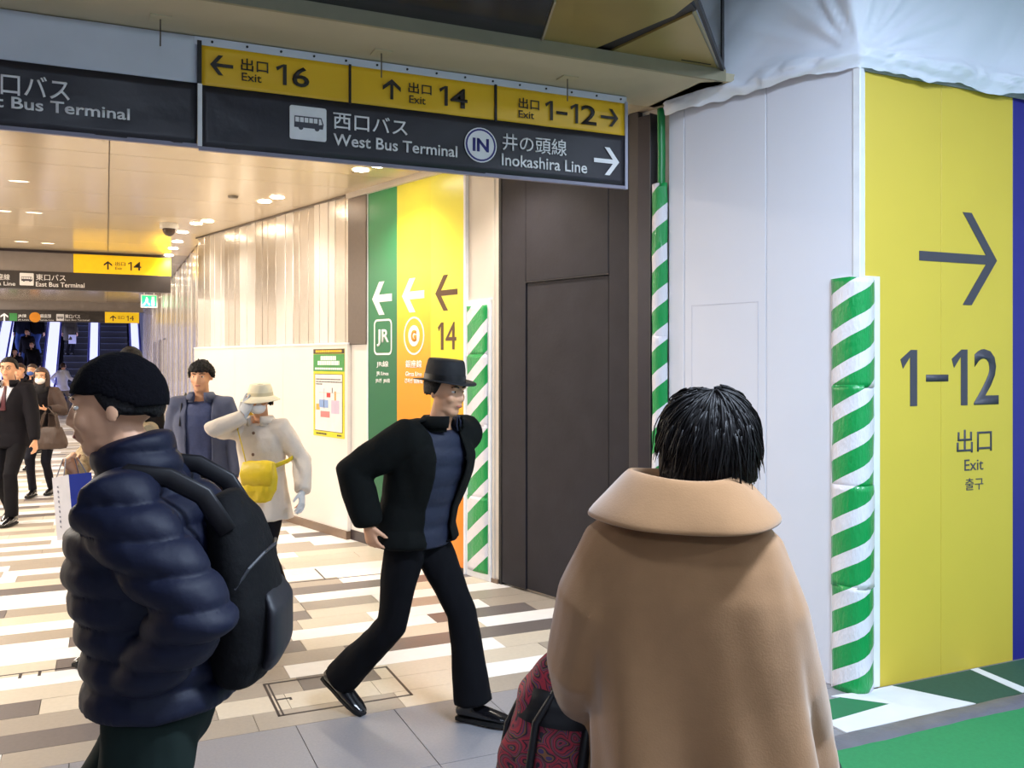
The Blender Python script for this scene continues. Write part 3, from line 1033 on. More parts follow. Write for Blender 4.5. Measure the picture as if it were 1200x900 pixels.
# downlights
LP = [(1.879, 7.125), (1.967, 6.91), (1.397, 8.92), (1.471, 8.638), (0.921, 10.678), (1.016, 10.432), (.832, 11.45), (.837, 12.38), (.834, 13.15), (.83, 14.03),
      (.83, 15.2), (.83, 16.4), (.83, 17.8), (.83, 19.4), (.83, 21.2), (.83, 23.2), (2.35, 5.45), (2.28, 5.68)]
ORD = ['left lamp of the nearest pair of bright ceiling downlights, just below the big sign', 'right lamp of the nearest pair of bright ceiling downlights, just below the big sign',
       'left lamp of the second pair of ceiling downlights, over the metal wall', 'right lamp of the second pair of ceiling downlights, over the metal wall',
       'left lamp of the third pair of ceiling downlights, near the dome camera', 'right lamp of the third pair of ceiling downlights, near the dome camera',
       'first single downlight beyond the three pairs along the metal wall', 'second single downlight beyond the three pairs along the metal wall',
       'third single downlight beyond the three pairs along the metal wall', 'fourth single downlight, just above the end of the middle sign']
for i, (x, y) in enumerate(LP):
    t_ = thing('ceiling_downlight', ORD[i] if i < 10 else 'downlight hidden behind the middle overhead sign' if i < 16 else 'downlight hidden behind the big overhead sign', 'downlight', (x, y, 3.2), 0, 'downlights along the metal wall')
    rr_ = .062
    n = 20
    bm = bmesh.new()
    o_ = [bm.verts.new((rr_ * 1.25 * math.cos(2 * PI * k / n), rr_ * 1.25 * math.sin(2 * PI * k / n), -.004)) for k in range(n)]
    i_ = [bm.verts.new((rr_ * math.cos(2 * PI * k / n), rr_ * math.sin(2 * PI * k / n), -.006)) for k in range(n)]
    for k in range(n): bm.faces.new((o_[k], o_[(k + 1) % n], i_[(k + 1) % n], i_[k]))
    obj('rim', bm, M_ringw, t_)
    bm = bmesh.new()
    bm.faces.new([bm.verts.new((rr_ * math.cos(2 * PI * k / n), rr_ * math.sin(2 * PI * k / n), -.005)) for k in range(n)])
    obj('lens', bm, mat('downlight_lens', '#fff3e0', .5, emit=45), t_)
    if i < 16 or i >= 16:
        l = bpy.data.lights.new('downlight', 'SPOT')
        l.energy = 75 if i < 10 or i > 15 else 90
        l.color = WARM
        l.spot_size = math.radians(125)
        l.spot_blend = .8
        l.shadow_soft_size = .06
        lo_ = bpy.data.objects.new('downlight_beam', l)
        lo_.location = (x, y, 3.185)
        COL.objects.link(lo_)
small = [(-0.689, 8.778), (-0.979, 10.592), (-0.69, 10.578), (-1.009, 13.216), (-0.706, 13.264)]
SL = ['nearest small recessed lamp at upper left of the beige ceiling', 'small recessed lamp of the second row at the left picture edge', 'right-hand small recessed lamp of the second row',
      'left-hand small recessed lamp of the third row', 'right-hand small recessed lamp of the third row']
for (x, y), lab_ in zip(small, SL):
    t_ = thing('recessed_lamp', lab_, 'lamp', (x, y, 3.2), 0, 'small recessed lamps in the passage ceiling')
    n = 14
    bm = bmesh.new()
    bm.faces.new([bm.verts.new((.075 * math.cos(2 * PI * k / n), .03 * math.sin(2 * PI * k / n), -.003)) for k in range(n)])
    obj('lens', bm, mat('small_lens', '#ffe9cc', .5, emit=4), t_)
    bm = ring(bmesh.new(), ell_pts(0, 0, .085, .04, n), ell_pts(0, 0, .075, .03, n), -.004, 0)
    bmesh.ops.rotate(bm, verts=bm.verts, matrix=Matrix.Rotation(PI / 2, 3, 'X'))
    for v in bm.verts: v.co.z = -abs(v.co.z)
    obj('rim', bm, M_ringw, t_)
# dome camera and detector
t_ = thing('dome_camera', 'small white dome camera on the passage ceiling', 'camera', (.64, 10.8, 3.2))
obj('mount', tube(bmesh.new(), [(0, 0, 0), (0, 0, -.06)], [.10, .10], 18, cap=0), M_ringw, t_)
obj('dome', ell(bmesh.new(), (0, 0, -.07), (.07, .07, .075)), mat('dome_smoked', '#4a3a30', .2), t_, True)
t_ = thing('smoke_detector', 'small flat smoke detector on the ceiling near the downlights', 'detector', (1.083, 8.765, 3.2))
obj('body', tube(bmesh.new(), [(0, 0, 0), (0, 0, -.02)], [.05, .04], 16, cap=0), mat('det', '#8d8478', .5), t_)


# two smaller overhead signs deeper in
def arrow_up(parent, u, v, w, h, Y, m, th):
    x, z = onY(u, v, Y)
    arrow(parent, x - w / 2, x + w / 2, z - h / 2, z + h / 2, th, Y - .001, m, 'U')


YA = 14.1
t_ = thing('overhead_sign', 'middle overhead sign with yellow exit 14 panel above a black strip', 'sign')
xa0, xa1 = -2.2, onY(200, 0, YA)[0]
xm = onY(86, 0, YA)[0]
box('black_field', xa0, xa1, YA, YA + .15, 2.655, 2.90, mat('sign_black', '#37312f', .4), t_)
box('yellow_field', xm, xa1, YA, YA + .15, 2.90, 3.165, mat('sign_yellow', '#f2c715', .5, emit=.35), t_)
box('grey_field', xa0, xm - .01, YA + .01, YA + .15, 2.90, 3.165, mat('sign_grey', '#8c8480', .5), t_)
box('top_rail', xa0, xa1, YA - .01, YA + .16, 3.165, 3.198, M_based, t_)
arrow_up(t_, 126.5, 311, .11, .12, YA, M_ink, .02)
for (s, u0, u1, vt, vb, m_, bo) in (('出口', 135, 147, 307, 311.5, M_ink, .01), ('Exit', 135, 143, 313, 316, M_ink, .0), ('4', 156.5, 165.5, 307, 317, M_ink, .01),
                                    ('座線', -3, 11.5, 321, 328, M_inkw, .006), ('za Line', -6, 18, 330, 334.5, M_inkw, .01), ('東口バス', 42, 77, 321.5, 329, M_inkw, .006), ('East Bus Terminal', 42, 99, 331, 336.5, M_inkw, .012)):
    a, z0, b, z1 = sbox(u0, u1, vt, vb, (u0 + u1) / 2, YA)
    text(t_, s, a, z0, b, z1, YA - .001, m_, bo)
a, z0, b, z1 = sbox(150, 154.5, 307, 317, 152, YA)
figure_one(t_, a, b, z0, z1, YA - .001, M_ink, .018)
a, z0, b, z1 = sbox(23, 39.5, 320, 334.5, 31, YA)
bus_icon(t_, a, b, z0, z1, YA - .001)

YB = 25.9
t_ = thing('overhead_sign', 'farthest overhead sign, black with small line emblems and a yellow right end', 'sign')
xb0, xb1 = -5.0, onY(163, 0, YB)[0]
xm = onY(123, 0, YB)[0]
box('black_field', xb0, xm, YB, YB + .15, 2.66, 2.95, mat('sign_black', '#37312f', .4), t_)
box('yellow_field', xm, xb1, YB, YB + .15, 2.66, 2.94, mat('sign_yellow', '#f2c715', .5, emit=.35), t_)
box('grey_field', xb0, xb1 + .1, YB + .04, YB + .15, 2.95, 3.198, mat('sign_grey', '#8c8480', .5), t_)
arrow_up(t_, 5, 371.5, .17, .2, YB, M_inkw, .035)
arrow_up(t_, 132.5, 373, .15, .15, YB, M_ink, .025)
for (s, u0, u1, vt, vb, m_, bo) in (('JR線', 21, 31, 368, 372.5, M_inkw, .02), ('JR Lines', 21, 34, 374, 376, M_inkw, .0), ('銀座線', 47, 60, 368, 372.5, M_inkw, .02), ('Ginza Line', 47, 63, 374, 376, M_inkw, .0),
                                    ('東口バス', 76, 94, 368.5, 373, M_inkw, .02), ('East Bus Terminal', 76, 105, 374, 376, M_inkw, .0), ('出口', 138, 145.5, 370, 374, M_ink, .0), ('4', 152, 157, 370, 376, M_ink, .0)):
    a, z0, b, z1 = sbox(u0, u1, vt, vb, (u0 + u1) / 2, YB)
    text(t_, s, a, z0, b, z1, YB - .001, m_, bo)
a, z0, b, z1 = sbox(148.2, 150.6, 370, 376, 149, YB)
figure_one(t_, a, b, z0, z1, YB - .001, M_ink, .02)
a, z0, b, z1 = sbox(11, 20, 367, 376, 15, YB)
box('line_emblem', a, b, YB - .003, YB, z0, z1, mat('em_green', '#3d8f4a', .5), t_)
cxe, cze = onY(41, 371.8, YB)
obj('line_emblem', prism(bmesh.new(), ell_pts(cxe, cze, .13, .13, 18), YB - .003, YB), mat('em_orange', '#e8951c', .5), t_)
a, z0, b, z1 = sbox(66, 75, 368, 376, 70, YB)
bus_icon(t_, a, b, z0, z1, YB - .001)
# green emergency exit box
t_ = thing('exit_box', 'lit green emergency exit box on the metal wall near the farthest sign', 'exit sign', (.83, 21.5, 2.86))
box('case', -.14, .20, -.05, .05, -.02, .26, M_ringw, t_)
box('lit_face', -.12, .18, -.056, -.05, .0, .24, mat('exit_green', '#12b070', .5, emit=1.3), t_)
bm = bmesh.new()
prism(bm, ell_pts(-.02, .19, .02, .02, 10), -.059, -.056)
prism(bm, [(-.04, .17), (.01, .17), (.0, .09), (-.05, .1)], -.059, -.056)
prism(bm, [(-.05, .1), (-.02, .1), (-.07, .02), (-.10, .03)], -.059, -.056)
prism(bm, [(-.02, .1), (.0, .09), (.05, .05), (.03, .02)], -.059, -.056)
bx(bm, .08, .14, -.059, -.056, .02, .22)
obj('running_figure', bm, M_inkw, t_)

obj('bracket', bx(bx(bmesh.new(), -.08, -.06, -.01, .01, .25, .34), .12, .14, -.01, .01, .25, .34), M_ringw, t_)['kind'] = 'stuff'

# ---------------------------------------------------------------- escalators
EY = 32.2
M_step = mat('escalator_step', '#101117', 0.6, metal=.0)
M_edge = mat('escalator_edge', '#343b4a', 0.4)
M_glass = mat('balustrade_lit', '#c8ccff', 0.4, emit=1.5)
M_rail = mat('handrail_blue', '#2c2fa0', 0.35, emit=.25)
M_hall = mat('stairwell_dark', '#1e2030', 0.6)
SLOPE = math.tan(math.radians(30))
we_ = tag(link('wall_stairwell', None), kind='structure')
box('well_side', 1.12, 1.5, 31.2, 50, 0, 12, M_hall, we_)
box('well_side', -5.4, -5.0, 34, 50, 0, 12, M_hall, we_)
box('well_back', -5.4, 1.5, 50, 50.3, 0, 14, M_hall, we_)
box('well_header', -5.4, 1.5, 31.2, 31.4, 3.2, 9, M_hall, we_)


def escalator(x0, x1, label):
    t_ = thing('escalator', label, 'escalator', ((x0 + x1) / 2, EY, 0), 0, 'escalators at the end of the passage')
    hw = (x1 - x0) / 2 - .01
    box('landing_plate', -hw, hw, -1.6, .3, -.01, .012, M_steel, t_)
    me_ = bm_mesh('step', bx(bx(bmesh.new(), -hw, hw, 0, .46, -.25, 0), -hw, hw, -.004, .02, -.03, .001, 0, 1), [M_step, M_edge])
    for i in range(26):
        link('step', me_, t_, (0, .3 + .40 * i, .20 * i * .4 / .4 * (SLOPE / .5)))
    return t_


def balustrade(xc, wd, label):
    t_ = thing('balustrade', label, 'balustrade', (xc, EY, 0), 0, 'lit balustrades between the escalators')
    hw = wd / 2
    bm = bmesh.new()
    pts = [(-.5, .0), (-.75, .35), (-.72, .72), (-.5, .86), (.2, .9)]
    top = [(10.5, .9 + 10.3 * SLOPE)]
    prof_ = pts + top + [(10.5, -.1 + 10.2 * SLOPE), (.3, 0)]
    def ex(name, a, b, pr, m):
        bm = bmesh.new()
        A = [bm.verts.new((a, p[0], p[1])) for p in pr]
        B = [bm.verts.new((b, p[0], p[1])) for p in pr]
        bm.faces.new(A); bm.faces.new(B[::-1])
        for i in range(len(pr)):
            j = (i + 1) % len(pr)
            bm.faces.new((A[i], B[i], B[j], A[j]))
        return obj(name, bm, m, t_)
    ex('lit_panel', -hw * .62, hw * .62, prof_, M_glass)
    for s in (-1, 1):
        bm = bmesh.new()
        tube(bm, [(s * hw * .82, p[0], p[1] + .03) for p in pts[1:] + top], [.032] * 5, 8, Vector((1, 0, 0)))
        obj('handrail', bm, M_rail, t_, True)
    box('newel_base', -hw, hw, -.7, 0.2, 0, .14, M_steel, t_)
    return t_


escalator(-.22, .72, 'rightmost empty dark escalator at the end of the passage')
escalator(-1.42, -.60, 'middle escalator with the white-coated person at its foot')
escalator(-2.95, -1.98, 'left crowded escalator at the end of the passage')
balustrade(-.41, .38, 'lit balustrade between the middle and the rightmost escalator')
balustrade(.93, .38, 'lit balustrade between the rightmost escalator and the wall')
balustrade(-1.70, .5, 'lit balustrade between the left and the middle escalator')
balustrade(-3.2, .44, 'lit balustrade at the outer side of the left escalator')

# ---------------------------------------------------------------- people
M_skin = mat('skin', '#d9a27e', 0.5, var=0.03, scale=20)
M_skin2 = mat('skin_warm', '#dba581', 0.5, var=0.03, scale=20)
M_hair = mat('hair_black', '#131012', 0.6, spec=.25, var=0.2, scale=60, bump=0.4, bscale=120)
M_hairb = mat('hair_brown', '#3a241a', 0.45, var=0.2, scale=60, bump=0.4, bscale=120)
M_lip = mat('lips', '#b06a58', 0.45)
M_eyew = mat('eye_white', '#e9e4de', 0.25)
M_iris = mat('iris', '#1b120e', 0.15)
M_shoe = mat('shoe_leather', '#100f12', 0.22, coat=.4)
M_sole = mat('shoe_sole', '#0a0a0b', 0.7)
Z = Vector((0, 0, 1))


def voxel(bm, vs, smooth=4, fac=0.5, decim=0.0):
    """join overlapping closed pieces into one continuous skin"""
    me = bpy.data.meshes.new('tmp')
    bmesh.ops.recalc_face_normals(bm, faces=bm.faces)
    bm.to_mesh(me)
    bm.free()
    o = bpy.data.objects.new('tmp', me)
    COL.objects.link(o)
    m = o.modifiers.new('r', 'REMESH')
    m.mode = 'VOXEL'
    m.voxel_size = vs
    if smooth:
        s = o.modifiers.new('s', 'SMOOTH')
        s.iterations = smooth
        s.factor = fac
    if decim:
        d = o.modifiers.new('d', 'DECIMATE')
        d.ratio = decim
    out = bpy.data.meshes.new_from_object(o.evaluated_get(bpy.context.evaluated_depsgraph_get()))
    bpy.data.objects.remove(o)
    bpy.data.meshes.remove(me)
    return out


def mobj(name, me, m, parent, fn=None, smooth=True):
    if fn:
        nr = [v.normal.copy() for v in me.vertices]
        for v, n_ in zip(me.vertices, nr): v.co = fn(v.co.copy(), n_)
    me.materials.clear()
    me.materials.append(m)
    for p in me.polygons: p.use_smooth = smooth
    return link(name, me, parent)


def folds(amp, sc=9, ph=0.0, zs=.45):
    def f(c, n_):
        q = Vector((c.x * sc, c.y * sc, c.z * sc * zs + ph))
        return c + n_ * (amp * (noise.noise(q) + .6 * noise.noise(q * 2.1) - .5 * abs(noise.noise(q * 1.4 + Vector((3, 1, 2))))))
    return f


def ik(a, b, l1, l2, pole):
    a, b = Vector(a), Vector(b)
    d = b - a
    L = d.length
    mx = (l1 + l2) * .999
    if L > mx:
        b = a + d * (mx / L)
        d = b - a
        L = mx
    x = (l1 * l1 - l2 * l2 + L * L) / (2 * L)
    h = math.sqrt(max(0, l1 * l1 - x * x))
    u = d / L
    p = Vector(pole)
    p = p - u * p.dot(u)
    if p.length < 1e-6: p = Vector((0, 1, 0))
    p.normalize()
    return a + u * x + p * h, b


class Body:
    """joints of one person; the person faces +y of the local frame, x is the right hand side, z up"""

    def __init__(s, H=1.68, lean=(0, 0), twist=0, hip=None, ankles=None, toes=None, wrists=None, poles=None, head=(0, 0), neckf=.02, wid=1.0, hipx=0.0, headx=0.0):
        k = s.k = H / 1.70
        s.H = H
        hz = hip if hip else .52 * H
        s.pel = Vector((hipx, 0, hz + .03 * k))
        s.neck = s.pel + Vector((lean[0], lean[1], math.sqrt(max(.01, (.50 * k) ** 2 - lean[0] ** 2 - lean[1] ** 2))))
        t = math.radians(twist)
        s.sr = Vector((math.cos(t), math.sin(t), 0))          # shoulder right
        s.sf = Vector((-math.sin(t), math.cos(t), 0))
        s.hr = Vector((math.cos(-t * .4), math.sin(-t * .4), 0))
        up = (s.neck - s.pel).normalized()
        s.up = up
        sw = .175 * k * wid
        s.sh = {1: s.neck + s.sr * sw - up * .055 * k, -1: s.neck - s.sr * sw - up * .055 * k}
        s.hipj = {i: s.pel + s.hr * (.088 * k * i) - Z * .04 * k for i in (1, -1)}
        an = ankles or {1: (.09, 0, .08), -1: (-.09, 0, .08)}
        s.toe = toes or {1: (0, 1, 0), -1: (0, 1, 0)}
        s.toe = {i: Vector(v) for i, v in s.toe.items()}
        s.knee, s.ank = {}, {}
        for i in (1, -1):
            s.knee[i], s.ank[i] = ik(s.hipj[i], an[i], .43 * k, .42 * k, (0, 1, .2))
        wr_ = wrists or {1: (.26, .02, .83 * k), -1: (-.26, .02, .83 * k)}
        po_ = poles or {}
        s.elb, s.wri = {}, {}
        for i in (1, -1):
            s.elb[i], s.wri[i] = ik(s.sh[i], wr_[i], .285 * k, .25 * k, po_.get(i, (i * .3, -1, -.1)))
        hy, hp = math.radians(head[0]), math.radians(head[1])
        s.hc = s.neck + Vector((headx, 0, .135 * k)) + s.sf * (neckf + .0) * k + Z * .02 * k
        s.HM = Matrix.Rotation(hy, 3, 'Z') @ Matrix.Rotation(hp, 3, 'X')   # columns: right, forward, up


def hand(bm, w, fwd, palm_n, k, curl=0.35, side=1, spread=.12):
    """palm, four unequal bent fingers and a thumb; fwd along the hand, palm_n out of the palm, side: thumb towards +/- (fwd x palm_n)"""
    fwd = Vector(fwd).normalized()
    pn = Vector(palm_n)
    pn = (pn - fwd * pn.dot(fwd)).normalized()
    ac = fwd.cross(pn) * side
    w = Vector(w)
    tube(bm, [w - fwd * .03 * k, w + fwd * .01 * k, w + fwd * .05 * k, w + fwd * .09 * k], [(.026 * k, .02 * k), (.028 * k, .019 * k), (.040 * k, .016 * k), (.041 * k, .013 * k)], 10, pn)
    for j, (o_, L) in enumerate(((.033, .072), (.0115, .08), (-.0115, .075), (-.033, .058))):
        b = w + fwd * .085 * k + ac * o_ * k
        d = (fwd + ac * (o_ / .033) * spread).normalized()
        pts, a_ = [b - fwd * .02 * k, b], 0
        for seg in (.45, .32, .23):
            a_ += curl * (1.1 + .1 * j)
            dd = d * math.cos(a_) + pn * math.sin(a_)
            pts.append(pts[-1] + dd * L * seg * k)
        tube(bm, pts, [.0095 * k, .0095 * k, .0088 * k, .008 * k, .0068 * k], 8, pn)
    b = w + fwd * .022 * k + ac * .028 * k
    d1 = (fwd * .7 + ac * .75 + pn * .25).normalized()
    d2 = (fwd * .9 + ac * .25 + pn * (.25 + curl)).normalized()
    tube(bm, [b - d1 * .015 * k, b + d1 * .03 * k, b + d1 * .03 * k + d2 * .03 * k, b + d1 * .03 * k + d2 * .055 * k], [.014 * k, .0115 * k, .0105 * k, .008 * k], 8, pn)


def head_parts(bm, B):
    k, c, M = B.k, B.hc, B.HM

    def P_(x, y, z): return c + M @ Vector((x, y, z)) * k
    ell(bm, P_(0, -.010, .038), (.076 * k, .094 * k, .086 * k), M, 20, 14)
    ell(bm, P_(0, .022, -.012), (.063 * k, .070 * k, .088 * k), M, 18, 12)
    ell(bm, P_(0, .048, -.084), (.036 * k, .034 * k, .028 * k), M, 14, 10)
    ell(bm, P_(0, .020, -.070), (.052 * k, .052 * k, .034 * k), M, 14, 10)
    for s in (1, -1):
        ell(bm, P_(s * .036, .062, -.022), (.024 * k, .024 * k, .026 * k), M, 12, 8)
        ell(bm, P_(s * .078, -.008, -.004), (.007 * k, .017 * k, .029 * k), M, 12, 8)
        ell(bm, P_(s * .030, .080, .028), (.024 * k, .012 * k, .009 * k), M, 12, 8)
    tube(bm, [P_(0, .084, .020), P_(0, .094, .0), P_(0, .102, -.020), P_(0, .104, -.028)], [.008 * k, .009 * k, .010 * k, .010 * k], 10, M @ Vector((1, 0, 0)))
    for s in (1, -1): ell(bm, P_(s * .011, .093, -.030), (.010 * k, .011 * k, .009 * k), M, 8, 6)
    ell(bm, P_(0, .086, -.052), (.024 * k, .012 * k, .007 * k), M, 12, 8)
    ell(bm, P_(0, .083, -.063), (.020 * k, .012 * k, .008 * k), M, 12, 8)


def build_body(B, root, vs, m=None, hands=None, curl=.35):
    k = B.k
    bm = bmesh.new()
    up, sr, sf = B.up, B.sr, B.sf
    # trunk: pelvis to shoulders, elliptical rings
    secs = [(-.09, .135, .100, 0), (0, .165, .112, 0), (.12, .152, .105, .005), (.25, .135, .098, .005), (.40, .150, .108, .0), (.60, .168, .118, .0), (.78, .170, .110, -.005), (.90, .140, .085, -.01), (.98, .075, .065, -.005)]
    L = (B.neck - B.pel).length
    pts = [B.pel + up * (t * L) + sf * (o * k) for (t, a, b, o) in secs]
    tube(bm, pts, [(b * k, a * k) for (t, a, b, o) in secs] if False else [(a * k, b * k) for (t, a, b, o) in secs], 20, -sf)
    tube(bm, [B.neck - up * .06 * k, B.neck + up * .02 * k, B.hc - Z * .05 * k], [.062 * k, .054 * k, .054 * k], 14)
    head_parts(bm, B)
    for i in (1, -1):
        s_, e, w_ = B.sh[i], B.elb[i], B.wri[i]
        tube(bm, [s_ - sr * (i * .06 * k), s_, s_.lerp(e, .35), s_.lerp(e, .8), e, e.lerp(w_, .3), e.lerp(w_, .75), w_], [.05 * k, .056 * k, .049 * k, .041 * k, .039 * k, .040 * k, .030 * k, .026 * k], 12)
        hd = (hands or {}).get(i, {})
        f = hd.get('fwd', (w_ - e))
        pn = hd.get('palm', -sr * i)
        hand(bm, w_, f, pn, k, hd.get('curl', curl), hd.get('side', i if i == 1 else -1))
        h, kn, a = B.hipj[i], B.knee[i], B.ank[i]
        tube(bm, [h + Z * .05 * k, h.lerp(kn, .15), h.lerp(kn, .6), kn, kn.lerp(a, .3), kn.lerp(a, .8), a], [.072 * k, .074 * k, .058 * k, .044 * k, .044 * k, .032 * k, .030 * k], 14)
        t = B.toe[i].normalized()
        tube(bm, [a - t * .045 * k - Z * .045 * k, a + t * .03 * k - Z * .04 * k, a + t * .10 * k - Z * .055 * k], [.024 * k, .026 * k, .017 * k], 10)
    me = voxel(bm, vs, 3)
    return mobj('body', me, m or M_skin, root)


def face(B, root, lips=True, eyes=True, brow=M_hair):
    k, c, M = B.k, B.hc, B.HM

    def P_(x, y, z): return c + M @ Vector((x, y, z)) * k
    if eyes:
        for s in (1, -1):
            e = obj('eye', ell(bmesh.new(), P_(s * .031, .0725, .008), (.0125 * k, .0105 * k, .0065 * k), M, 12, 8), M_eyew, root, True)
            obj('iris', ell(bmesh.new(), P_(s * .031, .0820, .008), (.0052 * k, .0020 * k, .0055 * k), M, 10, 6), M_iris, e, True)
            bm = tube(bmesh.new(), [P_(s * .014, .0885, .028), P_(s * .032, .0895, .033), P_(s * .052, .076, .028)], [.0035 * k, .004 * k, .002 * k], 6)
            obj('eyebrow', bm, brow, root, True)
    if lips:
        obj('mouth', ell(bmesh.new(), P_(0, .0905, -.0575), (.021 * k, .0075 * k, .0065 * k), M, 12, 8), M_lip, root, True)


def head_shell(name, B, root, m, fn, sub=4, disp=0.0, parent=None):
    """closed shell round the head; fn(x, y, z unit direction) -> radius in metres of the head frame, inside the skull where bare"""
    k, c, M = B.k, B.hc, B.HM
    bm = bmesh.new()
    bmesh.ops.create_icosphere(bm, subdivisions=sub, radius=1)
    for v in bm.verts:
        d = v.co.normalized()
        r_ = fn(d)
        if disp: r_ += disp * (noise.noise(d * 9) + .5 * noise.noise(d * 22))
        v.co = c + M @ (d * r_ + Vector((0, -.008, .02))) * k
    return obj(name, bm, m, parent or root, True)


def ellr(d, a, b, z):
    return 1 / math.sqrt((d.x / a) ** 2 + (d.y / b) ** 2 + (d.z / z) ** 2)


def short_hair(d, fringe=.25, low=-.35, t=.012):
    r_ = ellr(d, .078 + t, .096 + t, .098 + t)
    f = d.y                       # towards the face
    lim = low if f < .1 else (low + (fringe - low) * min(1, (f - .1) / .5))
    if d.z < lim: return .05
    return r_


def bob_hair(d, t=.018, low=-.75, fringe=.3):
    r_ = ellr(d, .080 + t, .098 + t, .102 + t)
    if d.z < 0: r_ = min(1 / max(.0001, math.hypot(d.x / (.086 + t), d.y / (.098 + t))), .125) if d.z < -.01 else r_
    f = d.y
    lim = low if f < .25 else fringe
    if d.z < lim or (f > .35 and d.z < fringe and abs(d.x) < .62): return .05
    return r_


def top(B, root, m, name='jacket', hem=.80, wid=1.0, dep=1.0, flare=1.0, sl=.062, cuff=.045, vs=.012, fn=None, open_=0.0, sleeve=1.0, collar=True, hemc=(0, 0), vee=None, sm=5, neckr=.075, shirt=None):
    """garment for trunk and arms; hem = height of its lower edge"""
    k = B.k
    bm = bmesh.new()
    up, sr, sf = B.up, B.sr, B.sf
    L = (B.neck - B.pel).length
    zs = [(0, .182, .132), (.25, .168, .124), (.45, .180, .134), (.62, .192, .138), (.78, .190, .128), (.90, .150, .100), (.965, .085, .082)]
    pts, rad = [], []
    hz = hem
    nlow = 5
    for i in range(nlow):
        f = i / nlow
        z = hz + (B.pel.z - hz) * f
        q = 1 + (flare - 1) * (1 - f)
        pts.append(Vector((B.pel.x + hemc[0] * (1 - f), B.pel.y + hemc[1] * (1 - f), z)))
        rad.append((.184 * k * wid * q, .136 * k * dep * q))
    for (t, a, b) in zs:
        if t * L + B.pel.z < hz: continue
        pts.append(B.pel + up * (t * L))
        rad.append((a * k * wid, b * k * dep))
    tube(bm, pts, rad, 24, -sf, cap=.08)
    for i in (1, -1):
        s_, e, w_ = B.sh[i], B.elb[i], B.wri[i]
        w_ = e.lerp(w_, sleeve)
        tube(bm, [s_ - sr * (i * .09 * k), s_ + Z * .0, s_.lerp(e, .3), s_.lerp(e, .8), e, e.lerp(w_, .4), e.lerp(w_, .8), w_], [sl * 1.15 * k, sl * 1.22 * k, sl * 1.12 * k, sl * 1.0 * k, sl * k, sl * .97 * k, (sl * .4 + cuff * .6) * k, cuff * k], 14, cap=.1)
    me = voxel(bm, vs, sm)
    if open_ or vee:
        b2 = bmesh.new()
        b2.from_mesh(me)
        kill = []
        for f in b2.faces:
            c_ = f.calc_center_median() - B.pel
            x_ = c_.dot(sr)
            y_ = c_.dot(sf) - (c_.z / L) * (B.neck - B.pel).dot(sf)
            zt = c_.z / L
            wv = open_
            if vee and zt > vee[0]: wv = max(wv, vee[1] * (zt - vee[0]) / (1 - vee[0]))
            if y_ > .02 and abs(x_) < wv and abs(c_.dot(sr)) < .3: kill.append(f)
        bmesh.ops.delete(b2, geom=kill, context='FACES')
        for _ in range(8):
            new = {}
            for v in b2.verts:
                nb = [e.other_vert(v) for e in v.link_edges if e.is_boundary]
                if len(nb) == 2: new[v] = v.co * .4 + (nb[0].co + nb[1].co) * .3
            for v, c_ in new.items(): v.co = c_
        b2.to_mesh(me)
        b2.free()
    o = mobj(name, me, m, root, fn)
    if open_ or vee:
        md = o.modifiers.new('cloth', 'SOLIDIFY')
        md.thickness = .008
        md.offset = 1
    if collar:
        bm = bmesh.new()
        n = 22
        rows_ = []
        for (h, rr_) in ((-.03, neckr + .012), (.0, neckr), (.035, neckr - .004), (.045, neckr + .003), (.02, neckr + .020), (-.01, neckr + .026)):
            row = []
            for j in range(n + 1):
                a = math.radians(115 + 310 * j / n) if True else 0
                row.append(bm.verts.new(B.neck + up * (h * k * 1.0) + sr * (rr_ * k * math.cos(a)) + sf * (rr_ * k * math.sin(a) * 1.02 + .01 * k)))
            rows_.append(row)
        for a_, b_ in zip(rows_, rows_[1:]):
            for j in range(n): bm.faces.new((a_[j], a_[j + 1], b_[j + 1], b_[j]))
        c_ = obj('collar', bm, m, o, True)
        md = c_.modifiers.new('cloth', 'SOLIDIFY')
        md.thickness = .006
    return o


def trousers(B, root, m, hem=.055, th=.095, kn=.068, an=.062, vs=.012, fn=None, name='trousers'):
    k = B.k
    bm = bmesh.new()
    tube(bm, [B.pel - Z * .10 * k, B.pel - Z * .03 * k, B.pel + Z * .04 * k, B.pel + Z * .12 * k], [(.13 * k, .105 * k), (.175 * k, .128 * k), (.172 * k, .122 * k), (.158 * k, .112 * k)], 22, -B.sf, cap=.1)
    for i in (1, -1):
        h, kk_, a = B.hipj[i], B.knee[i], B.ank[i]
        t = B.toe[i].normalized()
        a2 = a - (a - kk_).normalized() * (hem - .05) + (a - kk_).normalized() * .0
        tube(bm, [h + Z * .03 * k, h.lerp(kk_, .2), h.lerp(kk_, .65), kk_, kk_.lerp(a2, .35), kk_.lerp(a2, .8), a2], [th * .98 * k, th * k, (th * .35 + kn * .65) * k, kn * k, (kn * .6 + an * .4) * k, an * k, an * 1.06 * k], 16, cap=.1)
    return mobj(name, voxel(bm, vs, 5), m, root, fn or folds(.006, 10))


